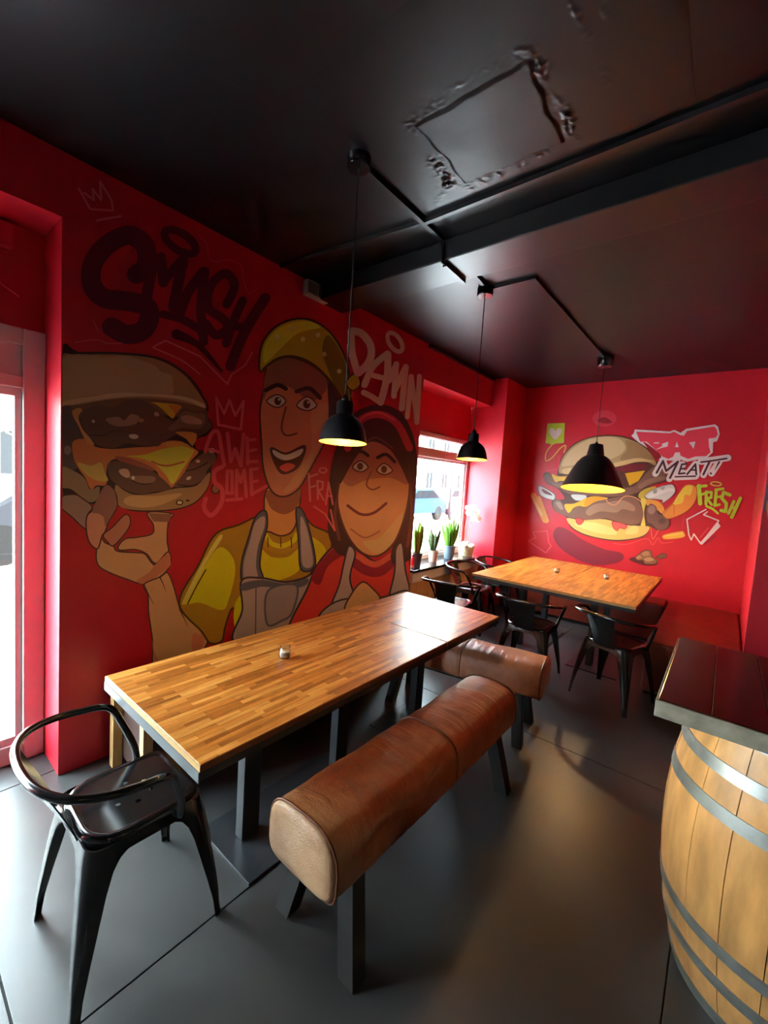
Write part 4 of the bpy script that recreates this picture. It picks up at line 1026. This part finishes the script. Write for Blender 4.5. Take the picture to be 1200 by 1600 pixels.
cond = empty('cable_conduit', (0, 0, 0), label='black cable conduit running across the ceiling between the lamps', cat='conduit')
zc = HC - .012
def seg(p, q, w=.026): MB().bar(p, q, w, .022).build('conduit_run', BLACKTRIM, cond)
seg((-1.40, 1.43, zc), (-1.40, 2.09, zc)); seg((-1.387, 1.908, zc), (XMAX - .01, 1.912, zc), .024); seg((-1.413, 1.90, zc), (-2.47, 1.79, zc), .014)
m = MB(); m.tube(smooth_path([(-1.40, 2.07, zc), (-1.40, 2.108, HC - .028), (-1.40, 2.114, 2.93), (-1.402, 2.113, 2.875), (-1.405, 2.122, 2.862), (-1.407, 2.165, 2.862)], 5), .008, 8)
m.build('flexible_cable', CORDM, cond)
seg((-1.406, 2.150, 2.860), (-1.415, 2.395, 2.860)); seg((-1.42, 2.405, zc), (-1.445, 2.70, zc)); seg((-1.42, 2.79, zc), (-1.115, 2.79, zc), .024); seg((-1.125, 2.78, zc), (-1.115, 4.76, zc), .024)

el = empty('emergency_light', (0, 0, 0), label='grey twin-panel emergency light box at the top of the mural wall by the beam', cat='light')
MB().box((XW, 2.0, 2.868), (XW + .05, 2.20, 2.972), .004).build('housing', mat('grey_plastic', (.42, .38, .36, 1), .5), el)
for a, b in ((2.010, 2.096), (2.104, 2.190)):
    MB().box((XW + .05, a, 2.882), (XW + .056, b, 2.962), .003).build('panel', mat('smoked_lens', (.13, .11, .11, 1), .25), el)

# warm lamps over the bar, behind and right of the camera
for (x, y, z, lab) in ((1.7, .3, 2.2, 'black pendant lamp outside the view to the right of the barrel'), (.9, -1.4, 2.2, 'black pendant lamp outside the view behind the photographer')):
    t = empty('bar_lamp', (x, y, 0), 0, lab, 'lamp', 'bar lamps')
    MB().lathe([(.02, z + .25), (.05, z + .24), (.07, z + .14), (.16, z + .04), (.18, z)], 32, cap=False).build('lamp_shade', SHADEBLK, t)
    MB().tube([(0, 0, z + .24), (0, 0, HC)], .004, 8).build('cord', CORDM, t)
    MB().lathe([(0, z - .01)] + [(.04 * math.cos(R(q)), z + .03 + .04 * math.sin(R(q))) for q in range(-75, 76, 15)] + [(0, z + .07)], 16).build('bulb', BULB, t)
    point_light('bulb_light', (0, 0, z - .03), LAMP_BAR, (1.0, .70, .42), .06, t)

# ------------------------------------------------------------------ jars
JARIN = mat('pale_salt', rgb(232, 222, 205), .6)
def jar(x, y, z, label):
    t = empty('glass_jar', (x, y, z), 0, label, 'jar', 'small glass jars on the tables')
    o = [(0, 0), (.024, 0), (.027, .004), (.027, .036), (.024, .042), (.024, .052), (.0215, .052), (.0215, .042), (.0245, .036), (.0245, .006), (0, .005)]
    MB().lathe(o, 28).build('glass', GLASSM, t, auto=50)
    MB().lathe([(0, .0055), (.0236, .0065), (.0236, .026), (.012, .029), (0, .027)], 24).build('contents', JARIN, t)
    return t
jar(-1.52, 1.222, TZ, 'small glass jar of white salt standing on the near long table')
jar(-1.312, 4.555, TZ, 'small glass jar on the back table by the window pier')
jar(-.874, 4.697, TZ, 'small glass jar on the back table next to the corner bench')

# ------------------------------------------------------------------ plants on the sill
ZSILL = .685
LEAFM = translucent(mat('fresh_green_leaf', rgb(112, 170, 52), .4, var=.25, scale=14), .4)
LEAFD = translucent(mat('dusty_green_leaf', rgb(104, 124, 84), .45, var=.3, scale=18), .3)
SOIL = mat('soil', (.04, .028, .02, 1), .9)
def pot(t, r0, r1, h, m):
    MB().lathe([(0, 0), (r0, 0), (r1, h), (r1 + .004, h), (r1 + .004, h + .006), (r1 - .006, h + .006), (r1 - .008, h - .012), (0, h - .012)], 28).build('pot', m, t, auto=40)
    MB().lathe([(0, h - .016), (r1 - .009, h - .016), (r1 - .009, h - .011), (0, h - .010)], 20).build('soil', SOIL, t)
def blade(t, base, tip, w, m, bend=.02, name='leaf'):
    base, tip = Vector(base), Vector(tip); d = tip - base
    side = d.cross(Vector((random.uniform(-1, 1), random.uniform(-1, 1), .1))).normalized(); nrm = side.cross(d).normalized()
    rings = []
    for k in range(7):
        u = k / 6; c = base + d * u + nrm * bend * math.sin(u * math.pi * .5) * u
        ww = w * (math.sin(math.pi * (.12 + .86 * u)) ** .75) * .5 + .0006; th = .0016
        rings.append([c - side * ww, c - nrm * th, c + side * ww, c + nrm * (th * .4) + nrm * .002])
    MB().loft(rings, True).build(name, m, t)
def sill_plant(x, y, pr, label, potm, leafm, n, hgt, w, spread):
    t = empty('potted_plant', (x, y, ZSILL), 0, label, 'plant', 'potted plants on the window sill')
    r0, r1, h = pr; pot(t, r0, r1, h, potm)
    for k in range(n):
        a = 2 * math.pi * k / n + random.uniform(-.3, .3); q = random.uniform(.2, 1)
        hh = hgt * random.uniform(.65, 1)
        blade(t, (r1 * .45 * q * math.cos(a), r1 * .45 * q * math.sin(a), h - .014), (spread * q * math.cos(a), spread * q * math.sin(a), h + hh), w * random.uniform(.8, 1.1), leafm)
    return t
random.seed(21)
sill_plant(-2.61, 3.86, (.045, .062, .13), 'upright green leafy plant in a dark grey pot at the mural end of the sill', mat('dark_grey_pot', (.045, .05, .055, 1), .4), LEAFM, 16, .36, .052, .10)
sill_plant(-2.61, 4.20, (.045, .060, .125), 'snake plant with grey-green leaves in a pale pink pot on the sill', mat('pale_pink_pot', rgb(214, 178, 166), .6), LEAFD, 10, .28, .062, .12)
sill_plant(-2.61, 4.56, (.055, .075, .155), 'bushy bright green plant in a blue-grey pot on the sill', mat('blue_grey_pot', rgb(92, 108, 124), .45), LEAFM, 18, .36, .055, .13)
# orchid in a basket
t = empty('potted_orchid', (-2.575, 4.93, ZSILL), 0, 'white orchid in a pale wicker basket beside the red window reveal', 'plant')
WICK = mat('bleached_wicker', rgb(206, 190, 160), .7, var=.2, scale=40)
b = MB()
for k in range(9):
    z = .006 + k * .0135; r = .078 + .016 * k / 8
    pts = [((r + .004 * (1 if (i + k) % 2 else -1)) * math.cos(i * math.pi / 14), (r + .004 * (1 if (i + k) % 2 else -1)) * math.sin(i * math.pi / 14), z) for i in range(28)]
    b.tube(pts, .0075, 6, closed=True)
b.build('basket', WICK, t)
MB().lathe([(0, 0), (.072, 0), (.085, .112), (0, .118)], 20).build('liner', SOIL, t)
MOSS = mat('white_moss', rgb(222, 216, 196), .9, var=.25, scale=30)
b = MB()
for k in range(46):
    a = random.uniform(0, 2 * math.pi); r = .10 * math.sqrt(random.random()); z = .115 + .055 * (1 - (r / .11) ** 2) * random.uniform(.6, 1.1); q = random.uniform(.016, .028)
    b.lathe([(0, -q)] + [(q * math.cos(R(d)), q * math.sin(R(d))) for d in (-50, -10, 30, 60)] + [(0, q)], 7, (r * math.cos(a), r * math.sin(a), z))
tag(b.build('white_moss', MOSS, t), kind='stuff')
PETAL = translucent(mat('white_petal', rgb(240, 240, 236), .5), .45)
STEM = mat('orchid_stem', rgb(96, 96, 58), .5)
for (bx, by, tips) in ((-.015, -.02, (.02, -.06, .60)), (.01, .012, (.05, .03, .58)), (.02, .03, (.07, .09, .53))):
    pts = smooth_path([(bx, by, .13), (bx * 1.2, by * 1.4, .36), (tips[0] * .8, tips[1] * .7, tips[2] - .02), tips], 5)
    MB().tube(pts, .0028, 6).build('stem', STEM, t)
    for k in range(6):
        c = Vector(tips) + Vector((random.uniform(-.02, .05), random.uniform(-.07, .06), random.uniform(-.06, .045)))
        f_ = MB()
        ax = Vector((.8, -.6, random.uniform(-.3, .2))).normalized(); s1 = ax.cross(Vector((0, 0, 1))).normalized(); s2 = s1.cross(ax)
        for j in range(5):
            a = 2 * math.pi * j / 5 + math.pi / 2; d = s1 * math.cos(a) + s2 * math.sin(a); e_ = ax.cross(d)
            rr = .050 if j in (1, 4) else .042; ww = .027 if j in (1, 4) else .016
            base_i = [c + ax * .002, c + d * rr * .45 + e_ * ww + ax * .006, c + d * rr * .85 + e_ * ww * .8 + ax * .003, c + d * rr, c + d * rr * .85 - e_ * ww * .8 + ax * .003, c + d * rr * .45 - e_ * ww + ax * .006]
            f_.add(base_i, [(0, 1, 2), (0, 2, 3), (0, 3, 4), (0, 4, 5)], True)
        f_.lathe([(0, -.007), (.007, 0), (0, .008)], 8, tuple(c + ax * .008))
        f_.build('flower', PETAL, t)
# small bottle at the mural end of the sill
t = empty('small_bottle', (-2.55, 3.70, ZSILL), 0, 'small pink bottle with a white base in front of the dark grey pot', 'bottle')
MB().lathe([(0, 0), (.022, 0), (.022, .022), (0, .022)], 20).build('foot', mat('white_plastic', rgb(225, 222, 218), .4), t, auto=40)
MB().lathe([(0, .022), (.020, .022), (.020, .085), (.010, .105), (.009, .12), (0, .12)], 20).build('body', mat('pink_plastic', rgb(200, 80, 84), .4), t, auto=40)
MB().lathe([(0, .12), (.011, .12), (.011, .138), (0, .138)], 14).build('cap', mat('dark_cap', (.03, .03, .03, 1), .4), t)

# ------------------------------------------------------------------ street
ZST = -.12
st = MB().box((-60, -30, ZST - .2), (-3.0, 60, ZST)).build('street', mat('pale_asphalt', (.46, .47, .48, 1), .8, var=.1, scale=.6)); tag(st, kind='structure')
CREAMF = mat('cream_render', rgb(238, 230, 206), .8)
YELF = mat('yellow_render', rgb(236, 222, 160), .8)
WPANE = mat('dark_far_pane', (.012, .013, .014, 1), .7, spec=.02)
def house(y0, y1, x, h, m, label, cols, rows):
    t = empty('town_house', (x, (y0 + y1) / 2, ZST), 0, label, 'building', 'houses across the street')
    d = (y1 - y0) / 2
    MB().box((-8, -d, 0), (0, d, h)).build('wall', m, t)
    MB().box((-8.2, -d - .05, h), (.25, d + .05, h + .35), .03).build('cornice', CREAMF, t)
    for i in range(cols):
        for j in range(rows):
            yc = -d + (i + .5) * 2 * d / cols; zc_ = 1.0 + j * 3.1
            fr = MB()
            fr.box((-.02, yc - .62, zc_ - .08), (.09, yc + .62, zc_)); fr.box((-.02, yc - .60, zc_), (.06, yc - .52, zc_ + 1.7)); fr.box((-.02, yc + .52, zc_), (.06, yc + .60, zc_ + 1.7)); fr.box((-.02, yc - .60, zc_ + 1.62), (.06, yc + .60, zc_ + 1.75)); fr.box((-.02, yc - .03, zc_), (.05, yc + .03, zc_ + 1.62))
            w_ = fr.build('window', FRAMEW, t)
            MB().box((.0, yc - .52, zc_), (.02, yc + .52, zc_ + 1.62)).build('pane', WPANE, w_)
house(20.5, 36, -21, 10, CREAMF, 'cream plastered house across the street, left in the far window', 6, 3)
house(36.1, 52, -21, 11, YELF, 'pale yellow house across the street, right in the far window', 5, 3)
house(-14, 20.4, -21, 10, CREAMF, 'long cream house across the street behind the near window', 11, 3)
RUBBER = mat('tyre_rubber', (.006, .006, .006, 1), .8, spec=.05)
RIM = mat('alloy_rim', (.5, .5, .5, 1), .3, metal=.8)
CARGLASS = mat('car_glass', (.004, .004, .005, 1), .6, spec=.02)
def car(x, y, rz, m, label, van=False):
    t = empty('parked_car', (x, y, ZST), rz, label, 'car', 'cars parked along the street')
    prof = [(-2.05, .35), (-2.1, .62), (-1.95, .88), (-1.35, .96), (-.75, 1.42), (.75, 1.46), (1.55, 1.02), (2.0, .92), (2.1, .60), (2.05, .35)]
    if van: prof = [(-2.3, .4), (-2.35, .8), (-2.1, 1.15), (-1.5, 1.9), (2.2, 2.0), (2.3, .4)]
    w = .86
    rings = []
    for s, k in ((-1, .90), (-.94, .97), (-.6, 1), (0, 1), (.6, 1), (.94, .97), (1, .90)):
        rings.append([(s * w, a * (.985 if abs(s) == 1 else 1), .35 + (b - .35) * k) for a, b in prof])
    MB().loft(rings, False).build('body', m, t)
    gl = MB()
    if van: win = [(-1.85, 1.25), (-1.45, 1.75), (-.6, 1.8), (-.6, 1.25)]
    else: win = [(-1.15, 1.0), (-.68, 1.34), (.70, 1.37), (1.30, 1.04)]
    for s in (-1, 1): gl.prism(win, 0, s * (w * .985), s * (w + .008))
    gl.build('side_glass', CARGLASS, t)
    for sy in (-1, 1):
        for sx in (-1, 1):
            M_ = Matrix.Translation((sx * (w - .08), sy * 1.3, .32)) @ Matrix.Rotation(R(90), 4, 'Y')
            wh = MB(); wh.lathe([(.20, -.10), (.31, -.10), (.325, -.06), (.325, .06), (.31, .10), (.20, .10)], 24, M=M_)
            wo = wh.build('wheel', RUBBER, t, auto=40)
            MB().lathe([(0, -.09), (.2, -.09), (.2, .09), (0, .09)], 16, M=M_).build('rim', RIM, wo)
car(-11.2, 15.6, R(4), mat('blue_car_paint', (.006, .016, .045, 1), .6, spec=.05), 'blue car half hidden by the mural wall in the far window')
car(-13.0, 21.6, R(12), mat('grey_car_paint', (.014, .015, .016, 1), .6, spec=.05), 'dark grey car parked beyond the blue car in the far window')
car(-16.0, 28.6, R(8), mat('darkened_pale_car_paint', (.024, .025, .026, 1), .6, spec=.05), 'pale grey car parked farther up the street')  # pale car with its paint darkened to stay visible in the overbright street
car(-9.5, 2.6, R(2), mat('dark_car_paint', (.010, .011, .013, 1), .6, spec=.05), 'dark car parked outside the near left window')
lp = empty('street_lamp', (-10.2, 17.6, ZST), 0, 'thin grey lamp post in the far window', 'lamp post')
MB().lathe([(0, 0), (.10, 0), (.08, .8), (.055, 1.0), (.045, 5.5), (0, 5.5)], 14).build('post', mat('grey_post', (.02, .021, .022, 1), .7, spec=.05), lp)
m = MB(); m.bar((0, 0, 5.45), (.9, 0, 5.6), .06, .05); m.box((.7, -.12, 5.55), (1.25, .12, 5.66), .02); m.build('lamp_head', mat('grey_post', (.02, .021, .022, 1), .7, spec=.05), lp)
# street tree outside the near window
tr = empty('street_tree', (-8.2, 1.0, ZST), 0, 'small green street tree outside the near left window', 'tree')
m = MB(); m.tube([(0, 0, 0), (.03, 0, 1.2), (-.02, .03, 2.4), (.02, 0, 3.4)], [.10, .08, .07, .04], 10); m.build('trunk', mat('bark', (.10, .075, .05, 1), .9), tr)
random.seed(5)
fo = MB()
for k in range(900):
    d = Vector((random.gauss(0, 1), random.gauss(0, 1), random.gauss(0, .8))); d = d.normalized() * random.uniform(.5, 1.35)
    c = Vector((0, 0, 3.2)) + d; a = Vector((random.uniform(-1, 1), random.uniform(-1, 1), random.uniform(-1, 1))).normalized(); b_ = a.cross(Vector((.3, .5, .8))).normalized()
    fo.add([c - a * .09, c + b_ * .045, c + a * .09, c - b_ * .045], [(0, 1, 2, 3)])
tag(fo.build('foliage', mat('street_leaf', rgb(120, 150, 80), .6, var=.3), tr, recalc=False), kind='stuff')
